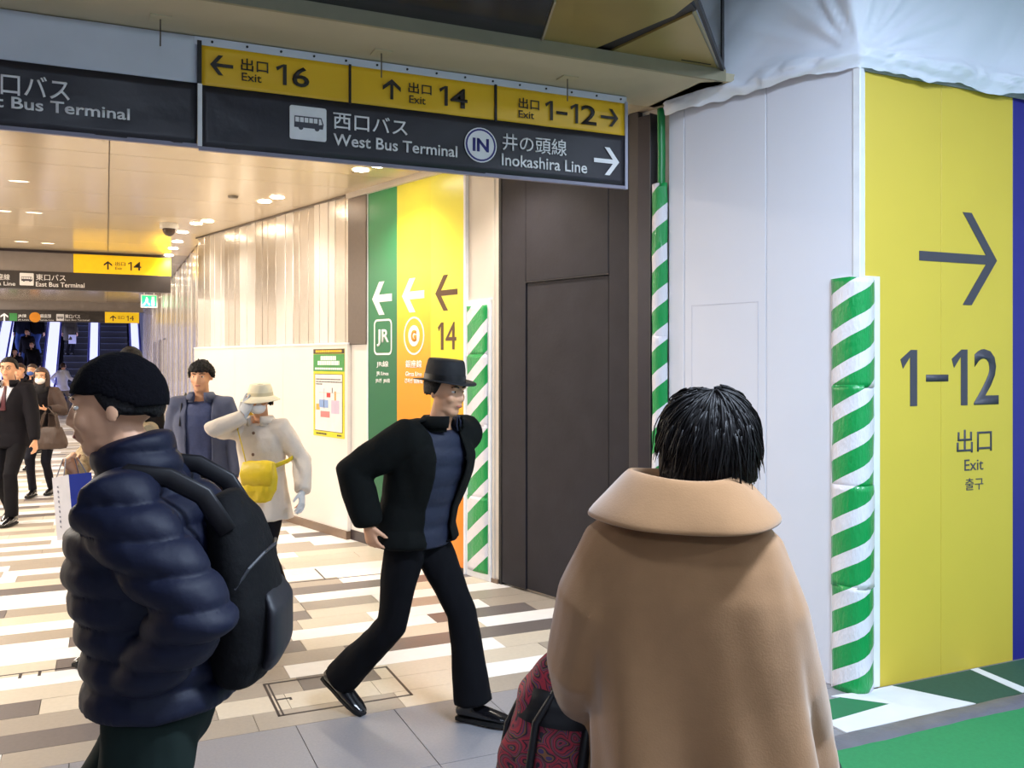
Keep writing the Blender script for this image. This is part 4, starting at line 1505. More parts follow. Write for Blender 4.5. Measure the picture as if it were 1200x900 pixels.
def shoes(B, root, m=M_shoe, L=.26):
    k = B.k
    for i in (1, -1):
        a, t = B.ank[i], B.toe[i].normalized()
        sd = t.cross(Z)
        upv = sd.cross(t)
        b = a - upv * .075 * k
        bm = bmesh.new()
        tube(bm, [a - t * .05 * k - upv * .03 * k, a + upv * .0 * k], [(.036 * k, .04 * k), (.038 * k, .042 * k)], 12, upv)
        tube(bm, [b - t * .07 * k + upv * .038 * k, b - t * .02 * k + upv * .045 * k, b + t * .07 * k + upv * .034 * k, b + t * .15 * k + upv * .024 * k, b + t * .19 * k + upv * .018 * k],
             [(.033 * k, .034 * k), (.036 * k, .042 * k), (.043 * k, .032 * k), (.042 * k, .022 * k), (.030 * k, .015 * k)], 14, upv)
        o = mobj('shoe', voxel(bm, .007, 3), m, root)
        bm = bmesh.new()
        out = [(-.085, .028), (-.05, .036), (0, .036), (.06, .044), (.12, .047), (.17, .040), (.20, .022)]
        pl = [b + t * p[0] * k + sd * p[1] * k for p in out] + [b + t * p[0] * k - sd * p[1] * k for p in out[::-1]]
        lo_ = [bm.verts.new(p - upv * .004) for p in pl]
        hi_ = [bm.verts.new(p + upv * .012) for p in pl]
        bm.faces.new(lo_[::-1]); bm.faces.new(hi_)
        for j in range(len(pl)):
            q = (j + 1) % len(pl)
            bm.faces.new((lo_[j], lo_[q], hi_[q], hi_[j]))
        obj('sole', bm, M_sole, o)


def mask(B, root, m=None):
    k, c, M = B.k, B.hc, B.HM
    o = obj('face_mask', ell(bmesh.new(), c + M @ Vector((0, .052, -.045)) * k, (.062 * k, .062 * k, .050 * k), M, 20, 14), m or mat('mask_white', '#eceaea', .7), root, True)
    for s in (1, -1):
        bm = tube(bmesh.new(), [c + M @ Vector((s * .058, .06, -.03)) * k, c + M @ Vector((s * .080, .01, .0)) * k], [.002, .002], 5)
        obj('ear_loop', bm, M_eyew, o)
    return o


def strap(root, pts, wd, m, name='strap', th=.003, up=None):
    return obj(name, tube(bmesh.new(), pts, [(wd, th)] * len(pts), 8, up or Z, cap=0), m, root, True)


def at_depth(u, d, z=0.0):
    a = d * (u - 600) / FPX
    return (d * math.sin(TH) + a * math.cos(TH), d * math.cos(TH) - a * math.sin(TH), z)


FACE_CAM = PI - TH       # rotation that turns a person (+y) towards the camera's own image plane


def person(u, d, yaw, label, z=0.0, group=None):
    """yaw 0: towards the camera, 90: towards the right edge of the picture, -90: left, 180: away"""
    return thing('person', label, 'person', at_depth(u, d, z), FACE_CAM + math.radians(yaw), group)


# --- woman in the camel cape, seen from behind, nearest of all
R_ = person(800, 1.80, 174, 'woman seen from behind in a camel wool cape, with short black hair')
B = Body(1.60, lean=(0.0, .015), wrists={1: (.13, .15, .90), -1: (-.15, .15, .88)}, poles={1: (-.1, -.6, -.3), -1: (.1, -.5, -.1)}, head=(6, 4), neckf=.015, headx=.052, wid=.74)
build_body(B, R_, .008, M_skin, curl=.9)
trousers(B, R_, mat('trousers_black', '#16151a', .8), vs=.014)
shoes(B, R_)
M_camel = mat('camel_wool', '#9b7450', 0.95, var=0.05, scale=25, bump=0.06, bscale=260, sheen=.35, spec=.15)
M_camel2 = mat('camel_wool_collar', '#9d7651', 0.95, var=0.05, scale=25, bump=0.06, bscale=260, sheen=.35, spec=.15)


def cape_mesh():
    bm = bmesh.new()
    n, nz = 96, 60
    g_ = []
    for i in range(nz + 1):
        f = i / nz
        z = 1.372 - f * (1.372 - .60)
        # half widths by height
        def lerp(tab, z):
            for (z0, a), (z1, b) in zip(tab, tab[1:]):
                if z0 >= z >= z1: return a + (b - a) * (z0 - z) / (z0 - z1)
            return tab[-1][1]
        W = lerp([(1.372, .06), (1.360, .110), (1.338, .158), (1.30, .186), (1.25, .208), (1.15, .226), (1.02, .224), (.9, .232), (.75, .246), (.6, .26)], z)
        D = lerp([(1.372, .045), (1.345, .085), (1.305, .120), (1.2, .150), (1.0, .158), (.8, .168), (.6, .175)], z)
        row = []
        for j in range(n):
            a = 2 * PI * j / n
            x, y = math.cos(a), math.sin(a)
            sq = 1 / (abs(x) ** 2.6 + abs(y) ** 2.6) ** (1 / 2.6)
            fold = max(0, (1.22 - z)) * .055 * (math.sin(a * 5 + .6) + .7 * math.sin(a * 9 + 2.0)) + .004 * noise.noise(Vector((x * 4, y * 4, z * 5)))
            ax = .045 * max(0, min(1, (1.22 - z) / .35))
            row.append(bm.verts.new((x * sq * (W + fold) + ax, y * sq * (D + fold * .8) - .005, z + .01 * math.sin(a * 3) * f)))
        g_.append(row)
    for a_, b_ in zip(g_, g_[1:]):
        for j in range(n):
            q = (j + 1) % n
            bm.faces.new((a_[j], a_[q], b_[q], b_[j]))
    bm.faces.new(g_[0][::-1])
    bm.faces.new(g_[-1])
    return bm


bm = cape_mesh()
# dolman sleeves grow out of the cape; left one (picture left) swings out to the bag
sL = [(-.12, .0, 1.28), (-.172, -.01, 1.17), (-.198, .02, 1.05), (-.20, .08, .97), (-.165, .15, .89)]
tube(bm, sL, [(.085, .10), (.085, .12), (.078, .115), (.068, .09), (.055, .065)], 18, Vector((0, 1, 0)))
sR = [(.12, .0, 1.27), (.165, -.02, 1.15), (.20, -.01, 1.02), (.235, .03, .92), (.26, .06, .86)]
tube(bm, sR, [(.08, .10), (.075, .10), (.070, .09), (.06, .075), (.05, .06)], 18, Vector((0, 1, 0)))
cp = mobj('cape', voxel(bm, .0085, 5), M_camel, R_, folds(.006, 6, 2.0, .35))
# wide turned-down collar
bm = bmesh.new()
n = 96
g_ = []
for (z, W, D) in ((1.400, .088, .085), (1.424, .094, .093), (1.432, .103, .103), (1.424, .114, .112), (1.406, .131, .124), (1.381, .153, .140), (1.352, .181, .157), (1.338, .190, .163), (1.334, .186, .159), (1.340, .172, .146)):
    row = []
    for j in range(n):
        a = 2 * PI * j / n
        x, y = math.cos(a), math.sin(a)
        sq = 1 / (abs(x) ** 2.3 + abs(y) ** 2.3) ** (1 / 2.3)
        wv = .004 * math.sin(a * 6 + z * 20) * (1.41 - z) * 8
        row.append(bm.verts.new((x * sq * (W + wv), y * sq * (D + wv) - .008, z + .006 * math.sin(a * 2 + 1))))
    g_.append(row)
for a_, b_ in zip(g_, g_[1:]):
    for j in range(n):
        q = (j + 1) % n
        bm.faces.new((a_[j], a_[q], b_[q], b_[j]))
co = obj('collar', bm, M_camel2, cp, True)
md = co.modifiers.new('cloth', 'SOLIDIFY'); md.thickness = .006
md = co.modifiers.new('sub', 'SUBSURF'); md.levels = 1; md.render_levels = 1


def wig(d):
    r_ = ellr(d, .100, .108, .106)
    if d.z < 0:
        r_ = min(1 / max(.001, math.hypot(d.x / .104, d.y / .110)), .148)
    if d.y > .45 and d.z < .35: return .05
    if d.z < -.62: r_ *= max(.5, 1 - (-.62 - d.z) * 2.2)
    return r_


hs = head_shell('hair', B, R_, M_hair, wig, 5, .003)
# locks over the shell, running from a whorl at the crown
bm = bmesh.new()
rr = random.Random(3)
kx, c_, M_ = B.k, B.hc, B.HM
for q in range(1500):
    az = rr.uniform(0, 2 * PI)
    if abs(((az - PI / 2 + PI) % (2 * PI)) - PI) < .55: continue
    st = rr.uniform(.02, 1.1)
    ln = rr.uniform(.5, 1.1)
    pts = []
    off = rr.uniform(.0, .008) + (rr.random() < .06) * .007
    tw = rr.uniform(-.22, .22)
    for i in range(6):
        th_ = st + ln * i / 5
        th_ = min(th_, 2.22)
        a2 = az + tw * i / 5 + .25 * math.exp(-th_ * 2)
        d = Vector((math.sin(th_) * math.cos(a2), math.sin(th_) * math.sin(a2), math.cos(th_)))
        d = (Matrix.Rotation(.35, 3, 'X') @ d)
        r2 = wig(Vector((d.x, min(d.y, .44), d.z)).normalized()) + off * (1 if i < 5 else (1.6 if st + ln > 1.6 else .2)) + .002 * math.sin(i + q)
        pts.append(c_ + M_ @ (d * r2 + Vector((0, -.008, .02))) * kx)
    rad = rr.uniform(.0016, .0034)
    tube(bm, pts, [(rad, rad * .6)] * 4 + [(rad * .7, rad * .5), (.0006, .0006)], 4, Z, cap=0)
lk = obj('hair_locks', bm, mat('hair_lock', '#161314', .55, spec=.3, var=.25, scale=80), hs, True)
lk['kind'] = 'stuff'
# black glove cuff at lower right
obj('glove_cuff', tube(bmesh.new(), [(.25, .05, .88), (.285, .06, .81), (.30, .08, .74)], [.042, .042, .03], 14), mat('glove_black', '#141217', .5), R_, True)
obj('glove_cuff', tube(bmesh.new(), [(-.19, .14, .89), (-.18, .17, .84)], [.040, .036], 14), mat('lining_grey', '#76767e', .6), R_, True)

# paisley bag hanging at her left
M_pais = bpy.data.materials.new('paisley_cloth')
M_pais.use_nodes = True
nt = M_pais.node_tree
b_ = nt.nodes['Principled BSDF']
b_.inputs['Roughness'].default_value = .7
tc = nt.nodes.new('ShaderNodeTexCoord')
ns = nt.nodes.new('ShaderNodeTexNoise'); ns.inputs['Scale'].default_value = 9; ns.inputs['Detail'].default_value = 2
nt.links.new(tc.outputs['Object'], ns.inputs['Vector'])
mxv = nt.nodes.new('ShaderNodeMix'); mxv.data_type = 'RGBA'; mxv.inputs[0].default_value = .12
nt.links.new(tc.outputs['Object'], mxv.inputs[6]); nt.links.new(ns.outputs['Color'], mxv.inputs[7])
vo = nt.nodes.new('ShaderNodeTexVoronoi'); vo.inputs['Scale'].default_value = 22; vo.feature = 'F1'
nt.links.new(mxv.outputs[2], vo.inputs['Vector'])
wv_ = nt.nodes.new('ShaderNodeMath'); wv_.operation = 'MULTIPLY'; wv_.inputs[1].default_value = 3.2
nt.links.new(vo.outputs['Distance'], wv_.inputs[0])
fr_ = nt.nodes.new('ShaderNodeMath'); fr_.operation = 'FRACT'
nt.links.new(wv_.outputs[0], fr_.inputs[0])
cr = nt.nodes.new('ShaderNodeValToRGB')
cr.color_ramp.interpolation = 'CONSTANT'
for p_, h_ in ((0, '#b3303f'), (.22, '#3a2a35'), (.32, '#9c3a48'), (.5, '#4a3a66'), (.6, '#8a5a3a'), (.72, '#2c2430'), (.85, '#8c2f45')):
    if p_ == 0: cr.color_ramp.elements[0].color = rgb(h_)
    elif p_ == .85: cr.color_ramp.elements[-1].position = .85; cr.color_ramp.elements[-1].color = rgb(h_)
    else:
        e_ = cr.color_ramp.elements.new(p_); e_.color = rgb(h_)
nt.links.new(fr_.outputs[0], cr.inputs[0])
nt.links.new(cr.outputs[0], b_.inputs['Base Color'])
M_bagb = mat('bag_black', '#131116', .5)
bx_, by_, _ = at_depth(652, 1.93)
bg = thing('shoulder_bag', 'red paisley cloth bag with black straps beside the woman in the camel cape', 'bag', (bx_, by_, 0.0), FACE_CAM + math.radians(172))
bm = bmesh.new()
tube(bm, [(0, 0, .55), (0, 0, .65), (0, .0, .80), (.01, .0, .93), (.02, .0, 1.0), (.02, .0, 1.03)], [(.125, .07), (.135, .085), (.125, .085), (.095, .07), (.06, .05), (.03, .025)], 28, Vector((0, -1, 0)), cap=.3)
mobj('bag_body', voxel(bm, .008, 5), M_pais, bg, folds(.008, 12, 5, .8))
bm = bmesh.new()
tube(bm, [(.03, -.045, 1.0), (-.035, -.080, .90), (-.055, -.092, .76), (-.05, -.09, .56)], [.009] * 4, 8)
obj('bag_strap', bm, M_bagb, bg, True)
obj('bag_strap', tube(bmesh.new(), [(.08, -.045, .95), (.06, -.085, .81), (.02, -.095, .67), (-.01, -.09, .55)], [.012] * 4, 8), M_bagb, bg, True)
obj('bag_piping', tube(bmesh.new(), [(-.05, -.0, .98), (-.105, -.01, .87), (-.132, -.01, .73), (-.13, -.01, .57)], [.006] * 4, 8), M_bagb, bg, True)
bm = bmesh.new()
tube(bm, [(.015, -.005, .89), (.02, -.005, .955)], [(.106, .08), (.082, .066)], 24, Vector((0, -1, 0)), cap=.05)
obj('bag_band', bm, M_bagb, bg, True)

# --- man in the navy puffer jacket walking left, large at left
R_ = person(190, 2.04, -84, 'man in dark knit cap and navy quilted down jacket, walking left with a black backpack')
B = Body(1.675, lean=(0, .05), ankles={1: (.09, .20, .085), -1: (-.09, -.22, .12)}, toes={1: (0, 1, .05), -1: (0, 1, -.3)},
         wrists={1: (.15, .01, .975), -1: (-.15, .01, .975)}, poles={1: (.5, -1, 0), -1: (-.5, -1, 0)}, head=(4, -4), neckf=.05)
build_body(B, R_, .006, M_skin2, hands={1: {'fwd': (-.5, .3, -.6)}, -1: {'fwd': (.5, .3, -.6)}})
face(B, R_)
M_puff = mat('navy_nylon', '#0c1128', 0.6, var=0.1, scale=8, bump=0.1, bscale=30, spec=.3)


def puff(pitch=.068, amp=.016):
    def f(c, n_):
        t = (c.z % pitch) / pitch
        s_ = abs(math.sin(PI * t)) ** .55
        q = noise.noise(Vector((c.x * 14, c.y * 14, c.z * 30)))
        return c + n_ * (amp * (s_ - .4) + .004 * q)
    return f


jk = top(B, R_, M_puff, hem=.90, wid=1.08, dep=1.22, flare=1.0, sl=.072, cuff=.05, vs=.0085, fn=puff(), collar=False, sm=6)
bm = bmesh.new()
tube(bm, [B.neck - B.up * .05, B.neck + B.up * .02, B.neck + B.up * .075 + B.sf * .01], [.105, .092, .085], 24, cap=.1)
mobj('collar', voxel(bm, .007, 4), M_puff, jk, puff(.05, .01))
trousers(B, R_, mat('trousers_green', '#16221f', .9, spec=.2), kn=.082, an=.075, th=.105)
shoes(B, R_)


def capfn(d, lim=.18):
    r_ = ellr(d, .087, .108, .109)
    l2 = lim - .42 * max(0, min(1, (.3 - d.y) / .9))
    if d.z < l2: return .05
    return r_


kc = head_shell('knit_cap', B, R_, mat('knit_black', '#0d0c11', 1.0, spec=.1, var=.15, scale=70, bump=.3, bscale=160), capfn, 5, .002)
head_shell('hair', B, R_, M_hair, lambda d: short_hair(d, .3, -.5, .006), 4, .001)
bx_ = R_.location.copy()
bp = thing('backpack', 'large black backpack on the back of the man in the navy down jacket', 'backpack', R_.location, R_.rotation_euler.z)
bm = bmesh.new()
tube(bm, [(0, -.175, .94), (0, -.185, 1.0), (0, -.19, 1.10), (0, -.18, 1.20), (0, -.16, 1.29), (0, -.14, 1.34)], [(.13, .06), (.15, .082), (.155, .085), (.145, .075), (.12, .056), (.07, .032)], 24, Vector((0, -1, 0)), cap=.3)
mobj('pack_body', voxel(bm, .009, 5), mat('pack_black', '#09090c', .8, spec=.2, bump=.15, bscale=60), bp, folds(.006, 9, 1))
bm = bmesh.new()
tube(bm, [(0, -.245, .97), (0, -.262, 1.01), (0, -.262, 1.10), (0, -.245, 1.14)], [(.11, .020), (.12, .026), (.12, .026), (.1, .016)], 20, Vector((0, -1, 0)), cap=.3)
mobj('front_pocket', voxel(bm, .008, 4), mat('pack_black2', '#14131b', .55), bp)
for s in (1, -1):
    strap(bp, [(s * .12, -.17, 1.28), (s * .125, -.12, 1.36), (s * .13, -.05, 1.40), (s * .13, .03, 1.41), (s * .125, .09, 1.37), (s * .12, .115, 1.31)], .022, M_bagb, up=Vector((1, 0, 0)), th=.006)
obj('zip', tube(bmesh.new(), [(-.145, -.19, 1.16), (-.13, -.215, 1.20), (-.08, -.24, 1.225), (0, -.252, 1.23), (.08, -.24, 1.225), (.13, -.215, 1.20), (.145, -.19, 1.16)], [.004] * 7, 6), mat('zip_grey', '#2a2a30', .5), bp)

# --- man with the black hat striding right
R_ = person(487, 4.16, 62, 'man in black hat and dark open jacket over navy shirt, striding to the right')
B = Body(1.66, lean=(0, .13), twist=-14, hip=.86, hipx=0, ankles={1: (.10, -.36, .15), -1: (-.07, .27, .085)}, toes={1: (.05, 1, -.55), -1: (-.05, 1, .03)},
         wrists={1: (.26, -.08, .93), -1: (-.24, -.08, .92)}, poles={1: (.6, -1, .1), -1: (-.3, -1, -.1)}, head=(-6, -6), neckf=.04)
build_body(B, R_, .007, M_skin2, curl=.45)
face(B, R_)
M_shirtn = mat('navy_quilted', '#1a2036', 0.7, var=0.1, scale=12, bump=.15, bscale=40)


def quilt(c, n_):
    t = (c.z % .09) / .09
    return c + n_ * (.005 * abs(math.sin(PI * t)) + .004 * noise.noise(c * 9))


top(B, R_, M_shirtn, 'quilted_shirt', hem=.80, wid=.98, dep=1.02, sl=.050, cuff=.035, vs=.010, fn=quilt, collar=True)
M_coat = mat('black_coat', '#0e100f', .9, spec=.15, var=.12, scale=12, bump=.1, bscale=60)
top(B, R_, M_coat, 'open_jacket', hem=.82, wid=1.14, dep=1.24, flare=1.12, sl=.076, cuff=.058, vs=.011, fn=folds(.012, 7, 1), open_=.085, vee=(.5, .12), collar=True, neckr=.088)
trousers(B, R_, mat('black_denim', '#0b0b0f', .9, spec=.15, var=.12), th=.098, kn=.072, an=.086, vs=.010, fn=folds(.008, 9))
shoes(B, R_)
head_shell('hair', B, R_, M_hair, lambda d: short_hair(d, .35, -.45, .008), 4, .002)


def hat(B, root, m, crown=(.086, .104), h=.105, brim=.055, z0=.062, name='hat', tilt=0, band=None, droop=0.01, taper=.86):
    k, c, M = B.k, B.hc, B.HM
    M = M @ Matrix.Rotation(math.radians(tilt), 3, 'X')
    bm = bmesh.new()
    n = 36
    prof_ = [(1 + brim / .095, -droop), (1 + brim / .095, -droop + .004), (1.12, .006), (1.0, .010), (.98, .03), (.95, h * .6), (taper + .02, h * .92), (taper - .04, h), (taper * .55, h * .98), (.25, h * .88), (.01, h * .86)]
    under = [(1 + brim / .095 - .01, -droop), (.99, .0), (.95, .02), (.9, h * .5), (.5, h * .8), (.01, h * .8)]
    def ringat(s_, z): return [bm.verts.new(c + M @ Vector((crown[0] * s_ * math.cos(2 * PI * j / n), -.008 + crown[1] * s_ * math.sin(2 * PI * j / n), z0 + z + (.012 * abs(math.cos(2 * PI * j / n)) ** 2 if s_ > 1.3 else 0))) * k) for j in range(n)]
    g_ = [ringat(*p) for p in under[::-1]] + [ringat(*p) for p in prof_]
    for a_, b_ in zip(g_, g_[1:]):
        for j in range(n):
            q = (j + 1) % n
            bm.faces.new((a_[j], a_[q], b_[q], b_[j]))
    o = obj(name, bm, m, root, True)
    if band:
        bm = bmesh.new()
        a1, a2 = [], []
        for j in range(n):
            for (lst, z, s_) in ((a1, .008, 1.02), (a2, .035, .995)):
                lst.append(bm.verts.new(c + M @ Vector((crown[0] * s_ * math.cos(2 * PI * j / n), -.008 + crown[1] * s_ * math.sin(2 * PI * j / n), z0 + z)) * k))
        for j in range(n):
            q = (j + 1) % n
            bm.faces.new((a1[j], a1[q], a2[q], a2[j]))
        obj('hat_band', bm, band, o, True)
    return o


hat(B, R_, mat('hat_black', '#121216', .75, bump=.1), h=.105, brim=.05, z0=.045, band=mat('hat_band', '#0a0a0c', .35), droop=.004)

# --- man in the blue cardigan
R_ = person(238, 6.6, 6, 'man in an open blue-grey jacket over a checked blue shirt, hands behind him')
B = Body(1.66, lean=(.0, .04), ankles={1: (.11, .16, .09), -1: (-.11, -.16, .1)}, toes={1: (.1, 1, 0), -1: (-.1, 1, -.3)}, wrists={1: (.25, -.13, .84), -1: (-.26, .02, .80)}, poles={1: (.7, -.7, 0), -1: (-.5, -.8, 0)}, head=(-4, -2))
build_body(B, R_, .009, M_skin2)
face(B, R_)
top(B, R_, mat('shirt_check', '#343f66', .7, var=.18, scale=60), 'shirt', hem=.90, wid=.97, dep=1.0, sl=.05, vs=.011, fn=folds(.006, 12), collar=True)
top(B, R_, mat('jacket_bluegrey', '#474e68', .75, var=.08, scale=20), 'open_jacket', hem=.78, wid=1.06, dep=1.1, flare=1.1, sl=.066, vs=.012, fn=folds(.009, 8, 3), open_=.09, collar=True, neckr=.085)
trousers(B, R_, mat('trousers_navyblack', '#13141e', .8, spec=.15), th=.094, kn=.07)
shoes(B, R_)
head_shell('hair', B, R_, M_hair, lambda d: short_hair(d, .22 + .1 * noise.noise(d * 6), -.3, .014), 5, .016)
strap(R_, [(.12, -.10, 1.36), (.125, .0, 1.40), (.125, .10, 1.33), (.13, .135, 1.18)], .022, M_bagb, 'shoulder_strap', up=Vector((1, 0, 0)), th=.006)
strap(R_, [(-.16, .0, 0.875), (-.08, .125, .875), (0, .145, .875), (.08, .125, .875), (.16, .0, 0.875)], .006, M_bagb, 'belt', up=Vector((0, 0, 1)), th=.016)

# --- woman in the white hat with the yellow bag
R_ = person(308, 6.0, -12, 'woman in a cream sun hat and off-white coat with gloved hand at her face')
B = Body(1.50, lean=(0, .02), ankles={1: (.08, .10, .085), -1: (-.08, -.10, .085)}, wrists={1: (.05, .16, 1.29), -1: (-.33, .10, .80)}, poles={1: (.9, -.1, -.6), -1: (-.5, -.8, 0)}, head=(6, -3), wid=.95)
build_body(B, R_, .008, M_skin, hands={1: {'fwd': (-.25, -.1, 1), 'palm': (0, -1, 0), 'curl': .25}})
face(B, R_, lips=False)
mask(B, R_)
M_owh = mat('coat_offwhite', '#d2c8bd', .8, var=.05, scale=12, bump=.15, bscale=50)
ct = top(B, R_, M_owh, 'coat', hem=.60, wid=1.05, dep=1.1, flare=1.28, sl=.072, cuff=.058, vs=.011, fn=folds(.012, 8, 6), collar=True, neckr=.088)
for z in (1.18, 1.04, .90, .76):
    obj('button', ell(bmesh.new(), (-.015, .158 + (.9 - z) * .05 + .012, z), (.011, .006, .011), None, 10, 6), mat('button_brown', '#6a5040', .4), ct, True)
M_glove = mat('glove_grey', '#c9ccd0', .8)
for i, hd in ((1, ((-.25, -.1, 1), (0, -1, 0))), (-1, (B.wri[-1] - B.elb[-1], (1, 0, 0)))):
    bm = bmesh.new()
    hand(bm, B.wri[i], hd[0], hd[1], B.k * 1.12, .25, 1 if i == 1 else -1)
    mobj('glove', voxel(bm, .005, 2), M_glove, R_)
trousers(B, R_, mat('trousers_darknavy', '#0f0f16', .8, spec=.15))
shoes(B, R_)
head_shell('hair', B, R_, M_hair, lambda d: bob_hair(d, .006, -.55, .3), 4, .003)
hat(B, R_, mat('hat_cream', '#e9dfc2', .8, bump=.1), crown=(.092, .108), h=.10, brim=.052, z0=.03, droop=.035, taper=.80, band=mat('band_cream', '#d8cba6', .8), name='sun_hat')
yb2 = thing('crossbody_bag', 'soft yellow crossbody bag of the woman in the cream sun hat', 'bag', R_.location, R_.rotation_euler.z)
M_yb = mat('yellow_leather', '#d0b416', .5, var=.08, scale=14, bump=.2, bscale=30)
bm = bmesh.new()
tube(bm, [(-.11, .26, .76), (-.11, .265, .83), (-.11, .26, .92), (-.11, .24, 1.0)], [(.085, .035), (.125, .055), (.125, .05), (.10, .03)], 22, Vector((0, -1, 0)), cap=.4)
mobj('bag_body', voxel(bm, .008, 4), M_yb, yb2, folds(.007, 16, 3))
bm = bmesh.new()
tube(bm, [(-.11, .30, .86), (-.11, .305, .93), (-.11, .285, 1.005)], [(.10, .012), (.115, .014), (.10, .012)], 18, Vector((0, -1, 0)), cap=.3)
obj('bag_flap', bm, M_yb, yb2, True)
strap(yb2, [(-.02, .255, .98), (.04, .205, 1.10), (.09, .17, 1.2), (.12, .10, 1.29), (.12, -.0, 1.31), (.08, -.12, 1.22)], .018, M_yb, 'bag_strap', up=Vector((1, .4, 0)), th=.004)
strap(yb2, [(-.21, .24, .98), (-.24, .12, 1.0), (-.25, .0, 1.03)], .016, M_yb, 'bag_strap', up=Vector((1, .4, 0)), th=.004)

# --- business man at the left edge
R_ = person(13, 9.2, 4, 'man in a dark suit and tie at the left edge, walking towards the camera')
B = Body(1.70, lean=(0, .03), ankles={1: (.09, -.18, .12), -1: (-.1, .2, .085)}, toes={1: (0, 1, -.4), -1: (0, 1, 0)}, wrists={1: (.27, .05, .80), -1: (-.30, .14, .84)}, head=(5, 0))
build_body(B, R_, .010, M_skin2)
face(B, R_)
top(B, R_, mat('shirt_white', '#dcdce4', .7), 'shirt', hem=.92, wid=.95, dep=.98, sl=.048, vs=.012, collar=True)
top(B, R_, mat('suit_dark', '#141218', .75, spec=.15), 'suit_jacket', hem=.78, wid=1.06, dep=1.08, flare=1.05, sl=.064, vs=.012, fn=folds(.007, 8), open_=0, vee=(.45, .085), collar=True, neckr=.085)
obj('tie', tube(bmesh.new(), [B.neck + Vector((0, .085, -.02)), B.neck + Vector((0, .125, -.12)), B.neck + Vector((0, .142, -.26))], [(.012, .006), (.02, .006), (.03, .006)], 8, Vector((0, 1, 0))), mat('tie_red', '#4c1a26', .5), R_, True)
trousers(B, R_, mat('suit_trousers', '#121116', .8, spec=.15), th=.098)
shoes(B, R_)
head_shell('hair', B, R_, M_hair, lambda d: short_hair(d, .45, -.35, .008), 4, .002)
bm = bmesh.new()
for s in (1, -1):
    c_ = B.hc + B.HM @ Vector((s * .031, .098, .008))
    o1 = [(c_.x + .024 * math.cos(2 * PI * i / 16), c_.z + .017 * math.sin(2 * PI * i / 16)) for i in range(16)]
    o2 = [(c_.x + .021 * math.cos(2 * PI * i / 16), c_.z + .014 * math.sin(2 * PI * i / 16)) for i in range(16)]
    ring(bm, o1, o2, c_.y, c_.y + .004)
obj('glasses', bm, M_bagb, R_)

# --- masked woman in black with the brown tote
R_ = person(50, 11.0, 8, 'woman with white face mask and long dark hair in black, hands held in front')
B = Body(1.58, lean=(0, .02), ankles={1: (.07, .12, .085), -1: (-.07, -.08, .085)}, wrists={1: (.02, .27, 1.04), -1: (-.13, .26, 1.07)}, poles={1: (.8, -.5, -.6), -1: (-.8, -.5, -.6)}, head=(0, -4), wid=.92)
build_body(B, R_, .009, M_skin2, hands={-1: {'fwd': (.6, .6, .2), 'palm': (0, 0, 1), 'curl': .5}, 1: {'fwd': (-.6, .6, .2), 'palm': (0, 0, 1), 'curl': .5}})
face(B, R_, lips=False)
mask(B, R_)
top(B, R_, mat('knit_black_top', '#100e12', .85, spec=.15), 'knitted_top', hem=.86, wid=.98, dep=1.0, sl=.055, vs=.012, fn=folds(.006, 9))
top(B, R_, mat('jacket_brown', '#3c2c26', .8), 'open_jacket', hem=.80, wid=1.05, dep=1.08, sl=.064, vs=.012, fn=folds(.008, 9), open_=.10, collar=False, sleeve=.8)
obj('scarf', tube(bmesh.new(), [B.neck - Z * .07, B.neck, B.neck + Z * .05], [.10, .105, .085], 18, cap=.4), mat('scarf_black', '#131116', .9), R_, True)
trousers(B, R_, mat('trousers_ink', '#13141e', .8, spec=.15), th=.088, kn=.062, an=.048)
shoes(B, R_)


def long_hair(d):
    r_ = ellr(d, .092, .108, .108)
    if d.z < 0: r_ = min(1 / max(.001, math.hypot(d.x / .100, d.y / .105)), .20)
    if d.z < -.9: r_ = .17
    if d.y > .40 and d.z < .42 and abs(d.x) < .75: return .05
    return r_


head_shell('hair', B, R_, M_hairb, long_hair, 4, .003)
tb = thing('tote_bag', 'brown leather tote bag on the arm of the masked woman in black', 'bag', R_.location, R_.rotation_euler.z)
M_tb = mat('tote_brown', '#44342c', .5, var=.1)
bm = bmesh.new()
tube(bm, [(-.18, .27, .60), (-.18, .27, .66), (-.18, .27, .80), (-.18, .27, .86)], [(.19, .06), (.21, .075), (.165, .05), (.14, .03)], 24, Vector((0, -1, 0)), cap=.15)
mobj('bag_body', voxel(bm, .009, 4), M_tb, tb, folds(.006, 14, 2))
for dy in (-.03, .03):
    obj('bag_handle', tube(bmesh.new(), [(-.28, .27 + dy, .84), (-.24, .25 + dy, 1.0), (-.16, .24 + dy, 1.09), (-.10, .25 + dy, 1.0), (-.07, .27 + dy, .84)], [.009] * 5, 8), M_tb, tb, True)

# --- person with the paper bag, hidden behind the navy jacket
R_ = person(152, 5.0, -30, 'person in a beige fleece coat mostly hidden behind the man in the navy down jacket')
B = Body(1.56, lean=(0, .02), wrists={1: (.10, .27, 1.06), -1: (-.2, .2, .95)}, poles={1: (.9, -.2, -.6)}, head=(0, 0), ankles={1: (.08, .10, .085), -1: (-.08, -.10, .085)})
build_body(B, R_, .008, M_skin, hands={1: {'fwd': (0, .5, .8), 'palm': (-1, 0, 0), 'curl': .8}})
face(B, R_)
top(B, R_, mat('fleece_beige', '#c2ab86', .95, var=.12, scale=50, bump=.6, bscale=90), 'fleece_coat', hem=.72, wid=1.08, dep=1.12, flare=1.1, sl=.075, cuff=.06, vs=.012, fn=folds(.014, 14), collar=True, neckr=.09, sleeve=.92)
trousers(B, R_, mat('trousers_brown', '#4a3c32', .8))
shoes(B, R_)
head_shell('hair', B, R_, M_hairb, lambda d: bob_hair(d, .014, -.7, .3), 4, .004)


